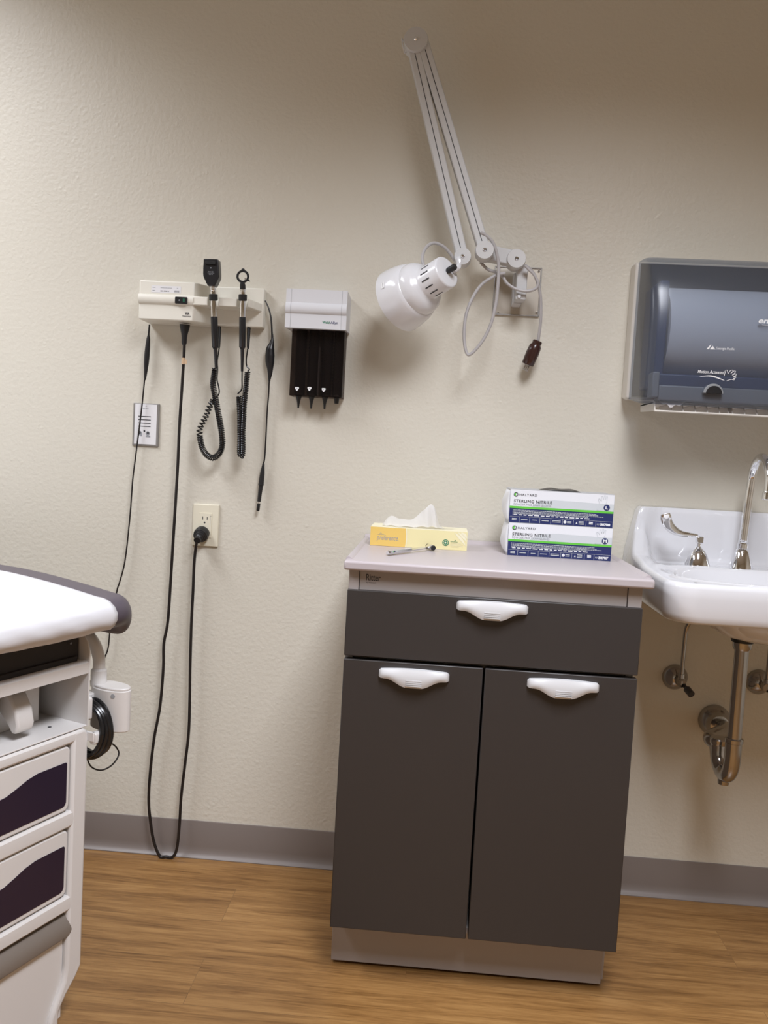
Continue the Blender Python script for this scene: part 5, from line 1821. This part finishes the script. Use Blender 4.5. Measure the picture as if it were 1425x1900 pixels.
lathe(bm, (cpt.x, cpt.y, 0.650), (cpt.x, cpt.y, 0.686), [(0, 0.0155), (0.3, 0.0165), (0.35, 0.0155), (0.9, 0.0155), (1, 0.0125)], 24)
tlocal('collar', bm, 'exam_white', 0, acc)
bm = bmesh.new()
tube(bm, [V((cpt.x, cpt.y, 0.682)), V((cpt.x - 0.002, cpt.y, 0.708)), V((cpt.x - 0.012, cpt.y - 0.004, 0.736)), V((cpt.x - 0.035, cpt.y - 0.012, 0.758)), V((cpt.x - 0.075, cpt.y - 0.022, 0.766))], 0.0120, 18)
tlocal('curved_tube', bm, 'exam_white', 0, acc)
bm = bmesh.new()
for (z, r) in ((0.642, 0.0045), (0.573, 0.0040)):
    bm = bmesh.new()
    ang = math.radians(-58)
    p = V((-0.006 + 0.047 * math.cos(ang), 0.122 + 0.025 * math.sin(ang), z))
    nn = V((math.cos(ang) * 0.025, math.sin(ang) * 0.047, 0)).normalized()
    lathe(bm, p - nn * 0.002, p + nn * 0.0006, [(0, r), (1, r)], 16)
    tlocal('box_screw', bm, 'gray_print', 0, acc)
bm = bmesh.new()
box(bm, -0.040, 0.016, SF, SF + 0.006, 0.562, 0.580)
prism(bm, rrect(0.004, 0.020, 0.556, 0.580, 0.006), lambda a, b, d: V((a, d, b)), SF + 0.002, SF + 0.052)
tlocal('cord_hook', bm, 'exam_white', 0.001)
cc_ = thing('coiled_power_cord', 'coil of thick black cord hung on the exam table side', 'power cord', T_w(-0.01, 0.085, 0.50))
bm = bmesh.new()
for q in range(5):
    yy = SF + 0.0145 + 0.0060 * q
    R1 = 0.045 + 0.003 * (q % 3)
    ringp = []
    for k in range(49):
        a = 2 * PI * k / 48 + 0.6 * q
        ringp.append(T_w(-0.022 + R1 * math.cos(a), yy + 0.003 * math.sin(2 * a + q), 0.575 + (R1 + 0.006) * math.sin(a)))
    tube(bm, ringp, 0.0048, 10, 0)
obj('cord_loops', bm, 'black_gloss', cc_)
bm = bmesh.new()
tube(bm, [at(190, 1392, -0.64), at(197, 1381, -0.62), at(207, 1380, -0.60), at(216, 1387, -0.59), at(220.5, 1398, -0.59), at(215, 1411, -0.60), at(203, 1423, -0.61), at(187, 1429, -0.62), at(171, 1424, -0.63), at(163, 1411, -0.64), at(162, 1396, -0.65)], 0.0016, 10)
obj('thin_lead', bm, 'black_cord', cc_)

# ================================================================== LIGHT
def area(name, loc, target, sx, sy, power, col, spread):
    l = bpy.data.lights.new(name, 'AREA')
    l.shape = 'RECTANGLE'
    l.size = sx; l.size_y = sy
    l.energy = power
    l.color = col
    l.spread = math.radians(spread)
    o = bpy.data.objects.new(name, l)
    COL.objects.link(o)
    o.location = loc
    return o
COOL = (0.97, 1.0, 1.08)
area('ceiling_troffer_lamp', (-1.70, -1.00, H - 0.02), None, 0.6, 1.2, 33, COOL, 143)
area('ceiling_troffer_lamp', (0.36, -1.80, H - 0.02), None, 0.6, 1.2, 58, COOL, 138)
w = bpy.data.worlds.new('world')
scene.world = w
w.use_nodes = True
w.node_tree.nodes['Background'].inputs[0].default_value = (0.9, 0.93, 1.0, 1)
w.node_tree.nodes['Background'].inputs[1].default_value = 0.05

vs = scene.view_settings
vs.view_transform = 'Standard'
vs.look = 'None'
vs.exposure = 0.0
vs.gamma = 1.0
vs.use_curve_mapping = False
scene.display_settings.display_device = 'sRGB'
scene.cycles.use_denoising = True
scene.cycles.max_bounces = 10
scene.cycles.transparent_max_bounces = 12
